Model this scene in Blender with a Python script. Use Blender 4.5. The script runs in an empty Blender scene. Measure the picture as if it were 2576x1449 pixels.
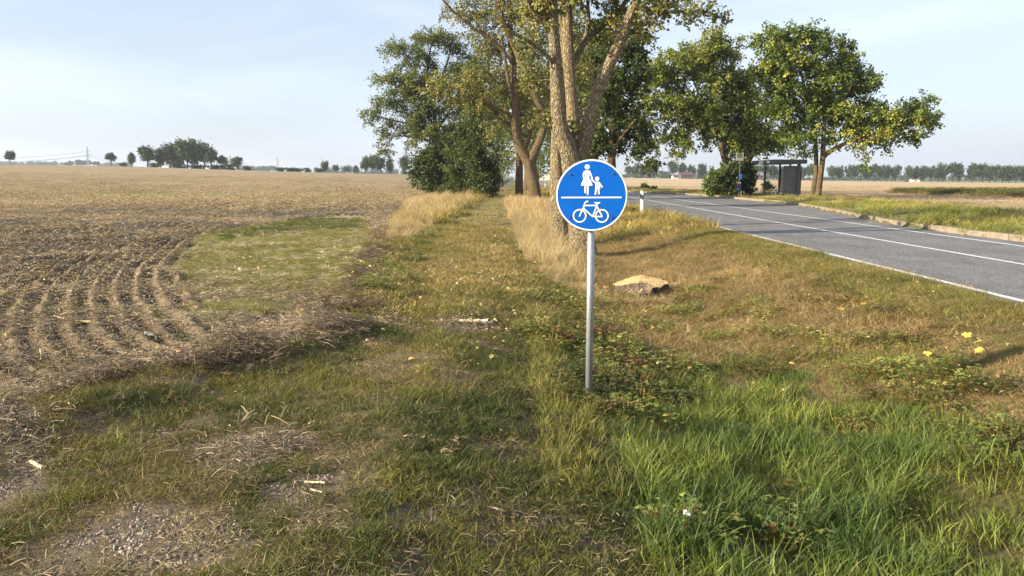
import bpy, bmesh, math, random
import numpy as np
from mathutils import Vector, Matrix, Euler

# ------------------------------------------------------------------ camera, sky, sun, exposure
F, CX, CY, HZ, EYE = 1983.0, 1288.0, 724.5, 443.0, 1.65
PITCH = math.atan((CY - HZ) / F)
scene = bpy.context.scene
cam_data = bpy.data.cameras.new("camera")
cam_data.sensor_width = 36.0
cam_data.lens = 36.0 * F / 2576.0
cam_data.clip_start = 0.05
cam_data.clip_end = 30000.0
cam = bpy.data.objects.new("camera", cam_data)
scene.collection.objects.link(cam)
cam.location = (0, 0, EYE)
cam.rotation_euler = (math.pi / 2 - PITCH, 0, 0)
scene.camera = cam

SUN_EL = math.radians(21.0)
SUN_AZ = math.radians(-108.0)          # measured from +Y (the view direction) clockwise; the sun stands left and a little behind
world = bpy.data.worlds.new("World")
scene.world = world
world.use_nodes = True
wn, wl = world.node_tree.nodes, world.node_tree.links
wn.clear()
w_out = wn.new('ShaderNodeOutputWorld')
w_bg = wn.new('ShaderNodeBackground')
w_bg.inputs['Strength'].default_value = 0.070
sky = wn.new('ShaderNodeTexSky')
sky.sky_type = 'NISHITA'
sky.sun_disc = False
sky.sun_elevation = SUN_EL
sky.sun_rotation = SUN_AZ
sky.altitude = 50
sky.air_density = 1.0
sky.dust_density = 1.6
sky.ozone_density = 1.6
# thin cirrus veils, mixed over the sky by direction
w_tc = wn.new('ShaderNodeTexCoord')
w_map = wn.new('ShaderNodeMapping')
w_map.inputs['Scale'].default_value = (1.1, 1.1, 5.5)
w_map.inputs['Rotation'].default_value = (0.0, 0.12, 0.6)
w_no = wn.new('ShaderNodeTexNoise')
w_no.inputs['Scale'].default_value = 1.9
w_no.inputs['Detail'].default_value = 5.0
w_no.inputs['Roughness'].default_value = 0.5
w_no.inputs['Distortion'].default_value = 0.4
w_ra = wn.new('ShaderNodeMapRange')
w_ra.inputs['From Min'].default_value = 0.38
w_ra.inputs['From Max'].default_value = 0.72
w_ra.inputs['To Min'].default_value = 0.42
w_ra.inputs['To Max'].default_value = 0.82
w_mx = wn.new('ShaderNodeMixRGB')
w_mx.inputs['Color2'].default_value = (6.2, 6.9, 8.4, 1)
wl.new(w_tc.outputs['Generated'], w_map.inputs['Vector'])
wl.new(w_map.outputs['Vector'], w_no.inputs['Vector'])
wl.new(w_no.outputs['Fac'], w_ra.inputs['Value'])
wl.new(w_ra.outputs['Result'], w_mx.inputs['Fac'])
wl.new(sky.outputs['Color'], w_mx.inputs['Color1'])
wl.new(w_mx.outputs['Color'], w_bg.inputs['Color'])
wl.new(w_bg.outputs['Background'], w_out.inputs['Surface'])

sun_data = bpy.data.lights.new("sun", 'SUN')
sun_data.energy = 5.0
sun_data.angle = math.radians(0.55)
sun_data.color = (1.0, 0.87, 0.65)
sun = bpy.data.objects.new("sun", sun_data)
scene.collection.objects.link(sun)
sdir = Vector((math.sin(SUN_AZ) * math.cos(SUN_EL), math.cos(SUN_AZ) * math.cos(SUN_EL), math.sin(SUN_EL)))
sun.rotation_euler = sdir.to_track_quat('Z', 'Y').to_euler()

scene.view_settings.view_transform = 'Standard'
scene.view_settings.look = 'None'
scene.view_settings.exposure = 1.24
scene.view_settings.gamma = 1.0
scene.render.engine = 'CYCLES'
scene.cycles.use_denoising = True
scene.cycles.max_bounces = 6
scene.cycles.diffuse_bounces = 3
scene.cycles.transmission_bounces = 4
scene.cycles.transparent_max_bounces = 8
scene.cycles.volume_bounces = 0

# ------------------------------------------------------------------ helpers
def tag(o, label=None, cat=None, group=None, kind=None):
    if label: o['label'] = label
    if cat: o['category'] = cat
    if group: o['group'] = group
    if kind: o['kind'] = kind
    return o

def empty(name, loc, label=None, cat=None, group=None, rz=0.0):
    o = bpy.data.objects.new(name, None)
    scene.collection.objects.link(o)
    o.empty_display_size = 0.2
    o.location = loc
    o.rotation_euler = (0, 0, rz)
    return tag(o, label, cat, group)

def link_mesh(name, me, mat=None, parent=None):
    o = bpy.data.objects.new(name, me)
    scene.collection.objects.link(o)
    if mat is not None and not me.materials: me.materials.append(mat)
    if parent is not None: o.parent = parent
    return o

def np_mesh(name, verts, faces, cols=None, vec=None, flt=None, smooth=False):
    """verts (N,3), faces (M,k) same-size polygons; cols (M,3) one colour per face or (N,3) per vertex."""
    me = bpy.data.meshes.new(name)
    verts = np.asarray(verts, dtype=np.float32)
    faces = np.asarray(faces, dtype=np.int32)
    k = faces.shape[1]
    me.vertices.add(len(verts)); me.vertices.foreach_set('co', verts.ravel())
    me.loops.add(faces.size); me.loops.foreach_set('vertex_index', faces.ravel())
    me.polygons.add(len(faces))
    me.polygons.foreach_set('loop_start', np.arange(0, faces.size, k, dtype=np.int32))
    me.polygons.foreach_set('loop_total', np.full(len(faces), k, dtype=np.int32))
    me.update(calc_edges=True)
    if cols is not None:
        cols = np.asarray(cols, dtype=np.float32)
        if len(cols) == len(verts):
            a = me.attributes.new('col', 'FLOAT_COLOR', 'POINT')
        else:
            a = me.attributes.new('col', 'FLOAT_COLOR', 'FACE')
        a.data.foreach_set('color', np.hstack([cols, np.ones((len(cols), 1), np.float32)]).astype(np.float32).ravel())
    if vec is not None:
        for nm, v in vec.items():
            a = me.attributes.new(nm, 'FLOAT_VECTOR', 'POINT'); a.data.foreach_set('vector', np.asarray(v, np.float32).ravel())
    if flt is not None:
        for nm, v in flt.items():
            a = me.attributes.new(nm, 'FLOAT', 'POINT'); a.data.foreach_set('value', np.asarray(v, np.float32).ravel())
    if smooth:
        me.polygons.foreach_set('use_smooth', np.ones(len(faces), dtype=bool))
    return me

class MB:
    """collects boxes, prisms and tubes into one mesh"""
    def __init__(s): s.v = []; s.f = []
    def add(s, vs, fs):
        n = len(s.v); s.v += [tuple(v) for v in vs]; s.f += [tuple(i + n for i in f) for f in fs]; return s
    def box(s, c, size, rz=0.0, tilt=None):
        hx, hy, hz = size[0] / 2, size[1] / 2, size[2] / 2
        M = Matrix.Rotation(rz, 4, 'Z')
        if tilt is not None: M = Matrix.Rotation(tilt[1], 4, tilt[0]) @ M if not isinstance(tilt, Matrix) else tilt
        vs = [Vector(c) + (M @ Vector((x * hx, y * hy, z * hz))) for z in (-1, 1) for y in (-1, 1) for x in (-1, 1)]
        return s.add(vs, [(0, 2, 3, 1), (4, 5, 7, 6), (0, 1, 5, 4), (2, 6, 7, 3), (0, 4, 6, 2), (1, 3, 7, 5)])
    def bar(s, a, b, w, t=None):
        a, b = Vector(a), Vector(b); d = b - a; L = d.length; t = t or w
        q = d.to_track_quat('Z', 'Y').to_matrix()
        vs = []
        for z in (0, L):
            for x, y in ((-w / 2, -t / 2), (w / 2, -t / 2), (w / 2, t / 2), (-w / 2, t / 2)):
                vs.append(a + q @ Vector((x, y, z)))
        return s.add(vs, [(3, 2, 1, 0), (4, 5, 6, 7), (0, 1, 5, 4), (1, 2, 6, 5), (2, 3, 7, 6), (3, 0, 4, 7)])
    def cyl(s, a, b, r, r2=None, n=16, cap=True):
        a, b = Vector(a), Vector(b); d = b - a; r2 = r if r2 is None else r2
        q = d.to_track_quat('Z', 'Y').to_matrix(); L = d.length
        vs = [a + q @ Vector((r * math.cos(6.28318 * i / n), r * math.sin(6.28318 * i / n), 0)) for i in range(n)]
        vs += [a + q @ Vector((r2 * math.cos(6.28318 * i / n), r2 * math.sin(6.28318 * i / n), L)) for i in range(n)]
        fs = [(i, (i + 1) % n, n + (i + 1) % n, n + i) for i in range(n)]
        if cap: fs += [tuple(range(n))[::-1], tuple(range(n, 2 * n))]
        return s.add(vs, fs)
    def poly(s, pts, thick=None):
        """flat polygon given by 3-D points (planar), optional thickness vector"""
        n = len(pts)
        if thick is None: return s.add(pts, [tuple(range(n))])
        t = Vector(thick)
        vs = [Vector(p) for p in pts] + [Vector(p) + t for p in pts]
        return s.add(vs, [tuple(range(n)), tuple(range(2 * n - 1, n - 1, -1))] + [(i, n + i, n + (i + 1) % n, (i + 1) % n) for i in range(n)])
    def build(s, name, mat, parent=None, smooth=False, bevel=0.0, loc=None):
        me = bpy.data.meshes.new(name)
        me.from_pydata([tuple(v) for v in s.v], [], s.f)
        bm = bmesh.new(); bm.from_mesh(me)
        bmesh.ops.recalc_face_normals(bm, faces=bm.faces)
        bm.to_mesh(me); bm.free()
        if smooth:
            for p in me.polygons: p.use_smooth = len(p.vertices) == 4
        o = link_mesh(name, me, mat, parent)
        if bevel:
            m = o.modifiers.new('bevel', 'BEVEL'); m.width = bevel; m.segments = 2; m.limit_method = 'ANGLE'
        return o

def ray(px, py):
    xc, yc = (px - CX) / F, (CY - py) / F
    c, s = math.cos(PITCH), math.sin(PITCH)
    return (xc, c + yc * s, -s + yc * c)
def at(px, py, Y):
    d = ray(px, py); t = Y / d[1]
    return Vector((d[0] * t, Y, EYE + d[2] * t))
def ss(a, b, x):
    t = np.clip((np.asarray(x, float) - a) / (b - a), 0, 1); return t * t * (3 - 2 * t)

_rs = np.random.RandomState(5)
_LAT = _rs.rand(256, 256)
def vnoise(x, y, s=1.0, o=0):
    x = np.asarray(x, float) / s + 37.3 * o; y = np.asarray(y, float) / s + 11.7 * o
    xi, yi = np.floor(x).astype(int), np.floor(y).astype(int)
    fx, fy = x - xi, y - yi; fx = fx * fx * (3 - 2 * fx); fy = fy * fy * (3 - 2 * fy)
    a = _LAT[xi % 256, yi % 256]; b = _LAT[(xi + 1) % 256, yi % 256]
    c = _LAT[xi % 256, (yi + 1) % 256]; d = _LAT[(xi + 1) % 256, (yi + 1) % 256]
    return (a * (1 - fx) + b * fx) * (1 - fy) + (c * (1 - fx) + d * fx) * fy
def fbm(x, y, s=1.0, o=0, n=4):
    v = 0; a = 0.5; t = 0
    for i in range(n):
        v = v + a * vnoise(x, y, s / 2 ** i, o + i); t += a; a *= 0.5
    return v / t

# ------------------------------------------------------------------ terrain
def road_n(y): return 6.83 + 0.006 * y      # near edge line
def road_c(y): return 9.74 + 0.006 * y
def road_r(y): return 12.30 + 0.006 * y
_KY = [-40, 0, 20.9, 24.5, 28.5, 33.7, 40, 46, 50.7, 69.6, 74, 80, 87, 93.5, 120, 3000]
_KX = [13.0, 13.0, 13.1, 13.1, 13.4, 14.4, 15.6, 16.7, 17.1, 17.2, 16.9, 15.6, 13.9, 12.85, 12.75, 12.75]
def kerb_x(y): return np.interp(y, _KY, _KX) + 0.006 * np.asarray(y, float)
def road_z(y): return -0.002 * np.clip(y, 0, 900)

def height(x, y, fur=None):
    x = np.asarray(x, float); y = np.asarray(y, float)
    z = np.zeros_like(x + y)
    # ditch between path and road
    dx = [-0.7, 0.62, 1.6, 2.9, 4.3, 5.4, 6.1]
    dz = [0.0, -0.29, -0.50, -0.62, -0.45, -0.16, -0.02]
    fade = 1 - 0.75 * ss(20, 46, y)
    dit = np.interp(x, dx, dz) * fade
    z = z + np.where(x < 6.1, dit, -0.02)
    z = z + np.where(x > -2.5, road_z(y), 0)
    # left field
    zc = np.interp(x, [-400, -210, -162, -126, -82, -49, -33, -12, -3], [5.6, 5.5, 5.2, 4.75, 3.3, 2.45, 2.2, 0.5, 0.0])
    prof = ss(6, 250, y) * (1 - 0.9 * ss(265, 480, y))
    z = z + np.where(x < -3, zc * prof, 0)
    z = z + 0.05 * ss(-2.6, -3.1, x) * (1 - ss(60, 90, y)) * (y > 6)
    # right of the road
    k = kerb_x(y)
    right = x > k
    zr = np.interp(x, [0, 80, 170, 280, 357, 900], [0.5, 0.5, -0.85, -2.5, -3.1, -5.0]) * ss(90, 550, y)
    zr = zr + 0.13 + 0.10 * ss(0.6, 2.5, x - k) - 0.33 * ss(6.0, 8.2, x - k)
    z = np.where(right, road_z(y) * (1 - ss(90, 550, y)) + zr, z)
    # the bed under the road, sunk a little
    bed = (x > road_n(y) - 0.27) & (x <= k)
    z = np.where(bed, road_z(y) - 0.06, z)
    # small unevenness off the road
    rough = 0.05 * (fbm(x, y, 1.7, 3) - 0.5) + 0.028 * (fbm(x, y, 0.35, 8, 3) - 0.5)
    z = z + np.where(bed, 0, rough * (1 - 0.85 * ss(5.2, 6.2, x) * (x < k)) * (1 - ss(60, 200, y)))
    return z

def gnd(px, py):
    d = ray(px, py); t = 0.5
    prev = t
    while t < 4000:
        X, Y, Z = d[0] * t, d[1] * t, EYE + d[2] * t
        if Z < float(height(X, Y)): break
        prev = t; t *= 1.02
    a, b = prev, t
    for _ in range(18):
        m = (a + b) / 2
        if EYE + d[2] * m < float(height(d[0] * m, d[1] * m)): b = m
        else: a = m
    return Vector((d[0] * b, d[1] * b, EYE + d[2] * b))
def on(x, y, dz=0.0): return Vector((x, y, float(height(x, y)) + dz))

def wpoly(pts): return np.array([gnd(*p)[:2] for p in pts])
def inpoly(P, x, y):
    r = np.zeros(np.broadcast(x, y).shape, bool); n = len(P)
    for i in range(n):
        x1, y1 = P[i]; x2, y2 = P[(i + 1) % n]
        c = ((y1 > y) != (y2 > y)) & (x < (x2 - x1) * (y - y1) / (y2 - y1 + 1e-12) + x1)
        r ^= c
    return r
def polydist(L, x, y):
    d = np.full(np.broadcast(x, y).shape, 1e9)
    for i in range(len(L) - 1):
        ax, ay = L[i]; bx, by = L[i + 1]
        ux, uy = bx - ax, by - ay
        t = np.clip(((x - ax) * ux + (y - ay) * uy) / (ux * ux + uy * uy), 0, 1)
        d = np.minimum(d, np.hypot(x - ax - t * ux, y - ay - t * uy))
    return d
def smooth_line(P, n=6, rounds=3):
    P = [Vector((p[0], p[1])) for p in P]
    for _ in range(rounds):
        Q = [P[0]]
        for a, b in zip(P[:-1], P[1:]): Q += [a * 0.75 + b * 0.25, a * 0.25 + b * 0.75]
        Q.append(P[-1]); P = Q
    return np.array([tuple(p) for p in P])

# zones measured off the photograph, turned into ground positions
Z_PATCH = wpoly([(425, 640), (470, 600), (540, 578), (700, 558), (860, 540), (915, 543), (935, 600), (925, 680), (880, 745), (770, 775), (620, 785), (520, 800), (430, 735)])
Z_LUSHSTRIP = wpoly([(520, 590), (700, 560), (870, 540), (910, 545), (905, 575), (700, 585), (560, 605)])
Z_TALL_L = wpoly([(1080, 482), (1140, 478), (1212, 480), (1192, 512), (1120, 550), (1055, 592), (1035, 620), (975, 612), (985, 570), (1030, 525), (1000, 500)])
Z_TALL_R = wpoly([(1282, 468), (1345, 490), (1395, 515), (1422, 560), (1430, 620), (1448, 665), (1475, 700), (1472, 745), (1430, 748), (1372, 712), (1318, 650), (1290, 580), (1280, 510)])
Z_LUSH = wpoly([(1520, 1060), (1510, 990), (1590, 930), (1750, 870), (1960, 870), (2100, 930), (2330, 1000), (2650, 1050), (3100, 1300), (3100, 1700), (1700, 1700), (1600, 1250), (1540, 1120)])
Z_DIRT = [wpoly(p) for p in (
    [(-60, 1060), (120, 1075), (165, 1150), (110, 1240), (-60, 1300)],
    [(240, 1310), (420, 1240), (600, 1290), (620, 1360), (480, 1449), (60, 1449), (180, 1380)],
    [(480, 1110), (700, 1060), (770, 1110), (650, 1190), (500, 1180)],
    [(960, 1300), (1180, 1250), (1200, 1290), (1060, 1350)],
    [(640, 1220), (840, 1190), (880, 1230), (700, 1270)],
    [(1560, 1300), (1700, 1270), (1690, 1340), (1600, 1360)],
    [(1080, 800), (1230, 795), (1270, 830), (1120, 850)],
    [(900, 800), (1000, 790), (1010, 820), (930, 830)])]
# boundary between ploughed field and grass; the furrows run parallel to the inner line and bend round the weedy patch
FIELD_EDGE = smooth_line([(-5.4, 260), (-5.4, 120), (-5.2, 70), (-4.6, 40)] + [tuple(gnd(*p)[:2]) for p in ((950, 600), (935, 680), (890, 780), (820, 850), (620, 900), (430, 950), (180, 1030), (0, 1090), (-300, 1200))], rounds=2)
_fe_sorted = FIELD_EDGE[np.argsort(FIELD_EDGE[:, 1])]
def field_mask(x, y):
    ex = np.interp(y, _fe_sorted[:, 1], _fe_sorted[:, 0])
    return x < ex
FURROW = smooth_line([(-7.2, 400), (-7.2, 80), (-7.0, 45), (-6.9, 28)] + [tuple(gnd(*p)[:2]) for p in ((640, 560), (480, 605), (405, 660), (392, 720), (440, 790), (520, 850))] , rounds=3)

def relief(x, y):
    """small relief on top of the terrain: furrows, clods and the little bank along the field edge -> (dz, furrow distance)"""
    x = np.asarray(x, float); y = np.asarray(y, float); sh = np.broadcast(x, y).shape
    X = np.broadcast_to(x, sh).ravel(); Y = np.broadcast_to(y, sh).ravel()
    fm = field_mask(X, Y) & (Y < 520) & (Y > 1)
    d = np.zeros(X.size); e = np.full(X.size, 9.0); dz = np.zeros(X.size)
    d[fm] = polydist(FURROW, X[fm], Y[fm])
    nb = (Y < 40) & (Y > 1) & (X < 3) & (X > -40); e[nb] = polydist(FIELD_EDGE, X[nb], Y[nb])
    patch = inpoly(Z_PATCH, X + 0.8 * (fbm(X, Y, 1.2, 4) - 0.5), Y + 1.6 * (fbm(X, Y, 1.2, 9) - 0.5)) & fm
    amp = (0.052 + .035 * ss(10, 16, Y)) * fm * (1 - .9 * patch) * ss(0.2, 1.5, e) * (1 - 0.8 * ss(0.0, 6.0, 8.5 - Y)) * (1 - ss(30, 60, Y))
    amp = amp * (0.35 + 1.3 * fbm(X, Y, 1.6, 12, 2))
    ph = 2 * math.pi * (d + 0.10 * fbm(X, Y, 1.1, 21, 3)) / 0.27
    dz += amp * (np.sin(ph) + 0.25 * np.sin(2 * ph)) + fm * (0.09 * (1 - .6 * patch)) * (fbm(X, Y, 0.26, 31, 3) - 0.5) * (1 - ss(20, 50, Y))
    dz += 0.13 * np.exp(-((e - 0.1) / 0.4) ** 2) * (Y < 30) * (Y > 4) * (0.2 + 1.3 * fbm(X, Y, 0.8, 17))
    return dz.reshape(sh), d.reshape(sh)
# ------------------------------------------------------------------ materials
def new_mat(name):
    m = bpy.data.materials.new(name); m.use_nodes = True
    n, l = m.node_tree.nodes, m.node_tree.links
    n.clear(); out = n.new('ShaderNodeOutputMaterial'); out.location = (900, 0)
    return m, n, l, out
def N(n, t, **kw):
    x = n.new(t)
    for k, v in kw.items():
        if k in x.inputs: x.inputs[k].default_value = v
        else: setattr(x, k, v)
    return x
def simple(name, col, rough=0.6, metal=0.0, noise=0.0, nscale=8.0, bump=0.0, spec=0.5, bscale=None):
    m, n, l, out = new_mat(name)
    b = N(n, 'ShaderNodeBsdfPrincipled', Roughness=rough, Metallic=metal)
    b.inputs['Specular IOR Level'].default_value = spec
    b.inputs['Base Color'].default_value = (*col, 1)
    l.new(b.outputs[0], out.inputs[0])
    if noise or bump:
        tc = N(n, 'ShaderNodeTexCoord'); no = N(n, 'ShaderNodeTexNoise', Scale=nscale, Detail=6.0, Roughness=0.6)
        l.new(tc.outputs['Object'], no.inputs['Vector'])
        if noise:
            mr = N(n, 'ShaderNodeMapRange'); mr.inputs['From Min'].default_value = 0.3; mr.inputs['From Max'].default_value = 0.7
            mr.inputs['To Min'].default_value = 1 - noise; mr.inputs['To Max'].default_value = 1 + noise
            mx = N(n, 'ShaderNodeVectorMath', operation='MULTIPLY'); mx.inputs[0].default_value = col
            l.new(no.outputs['Fac'], mr.inputs['Value']); l.new(mr.outputs[0], mx.inputs[1]); l.new(mx.outputs[0], b.inputs['Base Color'])
        if bump:
            no2 = N(n, 'ShaderNodeTexNoise', Scale=bscale or nscale * 3, Detail=5.0)
            l.new(tc.outputs['Object'], no2.inputs['Vector'])
            bp = N(n, 'ShaderNodeBump', Strength=bump, Distance=0.02)
            l.new(no2.outputs['Fac'], bp.inputs['Height']); l.new(bp.outputs[0], b.inputs['Normal'])
    return m

def leaf_mat(name, trans=0.35, rough=0.55, var=0.25, inst=False, gain=1.0):
    m, n, l, out = new_mat(name)
    at_ = N(n, 'ShaderNodeAttribute', attribute_name='col')
    col = at_.outputs['Color']
    if inst:
        oi = N(n, 'ShaderNodeObjectInfo')
        mr = N(n, 'ShaderNodeMapRange'); mr.inputs['To Min'].default_value = (1 - var) * gain; mr.inputs['To Max'].default_value = (1 + var) * gain
        l.new(oi.outputs['Random'], mr.inputs['Value'])
        ta = N(n, 'ShaderNodeAttribute', attribute_name='tint', attribute_type='INSTANCER')
        mul = N(n, 'ShaderNodeVectorMath', operation='MULTIPLY'); l.new(col, mul.inputs[0]); l.new(ta.outputs['Vector'], mul.inputs[1])
        mul2 = N(n, 'ShaderNodeVectorMath', operation='MULTIPLY'); l.new(mul.outputs[0], mul2.inputs[0]); l.new(mr.outputs[0], mul2.inputs[1])
        col = mul2.outputs[0]
    b = N(n, 'ShaderNodeBsdfPrincipled', Roughness=rough)
    b.inputs['Specular IOR Level'].default_value = 0.25
    tr = N(n, 'ShaderNodeBsdfTranslucent')
    tv = N(n, 'ShaderNodeVectorMath', operation='MULTIPLY'); tv.inputs[1].default_value = (1.25, 1.15, 0.55)
    l.new(col, b.inputs['Base Color']); l.new(col, tv.inputs[0]); l.new(tv.outputs[0], tr.inputs['Color'])
    mix = N(n, 'ShaderNodeMixShader', Fac=trans)
    l.new(b.outputs[0], mix.inputs[1]); l.new(tr.outputs[0], mix.inputs[2]); l.new(mix.outputs[0], out.inputs[0])
    return m

def bark_mat(name, ridge, groove, lichen, scale=1.0, lich=0.45, bump=0.9, dist=0.05):
    m, n, l, out = new_mat(name)
    a = N(n, 'ShaderNodeAttribute', attribute_name='bark')
    mp = N(n, 'ShaderNodeMapping'); mp.inputs['Scale'].default_value = (scale, scale, scale * 0.22)
    l.new(a.outputs['Vector'], mp.inputs['Vector'])
    dn = N(n, 'ShaderNodeTexNoise', Scale=6.0, Detail=3.0)
    l.new(mp.outputs[0], dn.inputs['Vector'])
    ad = N(n, 'ShaderNodeVectorMath', operation='MULTIPLY_ADD'); ad.inputs[1].default_value = (0.10, 0.10, 0.10)
    l.new(dn.outputs['Color'], ad.inputs[0]); l.new(mp.outputs[0], ad.inputs[2])
    vo = N(n, 'ShaderNodeTexVoronoi', Scale=13.0, feature='DISTANCE_TO_EDGE'); l.new(ad.outputs[0], vo.inputs['Vector'])
    no = N(n, 'ShaderNodeTexNoise', Scale=30.0, Detail=6.0, Roughness=0.65); l.new(mp.outputs[0], no.inputs['Vector'])
    mr = N(n, 'ShaderNodeMapRange'); mr.inputs['From Max'].default_value = 0.26; l.new(vo.outputs['Distance'], mr.inputs['Value'])
    hh = N(n, 'ShaderNodeMath', operation='MULTIPLY_ADD'); hh.inputs[1].default_value = 0.5
    l.new(no.outputs['Fac'], hh.inputs[0]); l.new(mr.outputs[0], hh.inputs[2])
    mx = N(n, 'ShaderNodeMixRGB'); mx.inputs['Color1'].default_value = (*groove, 1); mx.inputs['Color2'].default_value = (*ridge, 1)
    l.new(mr.outputs[0], mx.inputs['Fac'])
    ln = N(n, 'ShaderNodeTexNoise', Scale=3.2, Detail=5.0, Roughness=0.6); l.new(a.outputs['Vector'], ln.inputs['Vector'])
    lr = N(n, 'ShaderNodeMapRange'); lr.inputs['From Min'].default_value = 0.46; lr.inputs['From Max'].default_value = 0.62; lr.inputs['To Max'].default_value = lich
    l.new(ln.outputs['Fac'], lr.inputs['Value'])
    mx2 = N(n, 'ShaderNodeMixRGB'); mx2.inputs['Color2'].default_value = (*lichen, 1)
    l.new(lr.outputs[0], mx2.inputs['Fac']); l.new(mx.outputs[0], mx2.inputs['Color1'])
    vr = N(n, 'ShaderNodeMapRange'); vr.inputs['To Min'].default_value = 0.7; vr.inputs['To Max'].default_value = 1.3; l.new(no.outputs['Fac'], vr.inputs['Value'])
    vm = N(n, 'ShaderNodeVectorMath', operation='MULTIPLY'); l.new(mx2.outputs[0], vm.inputs[0]); l.new(vr.outputs[0], vm.inputs[1])
    b = N(n, 'ShaderNodeBsdfPrincipled', Roughness=0.9); b.inputs['Specular IOR Level'].default_value = 0.15
    l.new(vm.outputs[0], b.inputs['Base Color'])
    bp = N(n, 'ShaderNodeBump', Strength=bump, Distance=dist); l.new(hh.outputs[0], bp.inputs['Height']); l.new(bp.outputs[0], b.inputs['Normal'])
    l.new(b.outputs[0], out.inputs[0])
    return m

M = {}
M['poplar_bark'] = bark_mat('poplar_bark', (0.43, 0.355, 0.225), (0.12, 0.09, 0.06), (0.40, 0.28, 0.11), scale=2.1, bump=1.0, dist=.04, lich=.35)
M['slim_bark'] = bark_mat('slim_poplar_bark', (0.24, 0.175, 0.105), (0.07, 0.05, 0.03), (0.22, 0.15, 0.05), scale=1.7, bump=.8, dist=.04)
M['maple_bark'] = bark_mat('maple_bark', (0.16, 0.115, 0.075), (0.06, 0.042, 0.03), (0.20, 0.13, 0.03), scale=1.5, bump=0.6, dist=0.03, lich=0.5)
M['dark_bark'] = bark_mat('dark_bark', (0.12, 0.095, 0.07), (0.04, 0.03, 0.025), (0.12, 0.10, 0.05), scale=1.5, bump=0.5, dist=0.03)
M['leaf'] = leaf_mat('tree_leaf', 0.30)
M['far_leaf'] = leaf_mat('far_leaf', 0.15)
M['grass'] = leaf_mat('grass_blade', 0.30, inst=True)
M['straw'] = leaf_mat('straw', 0.10, inst=True, rough=0.7)
M['herb'] = leaf_mat('herb_leaf', 0.25, inst=True)

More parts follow.
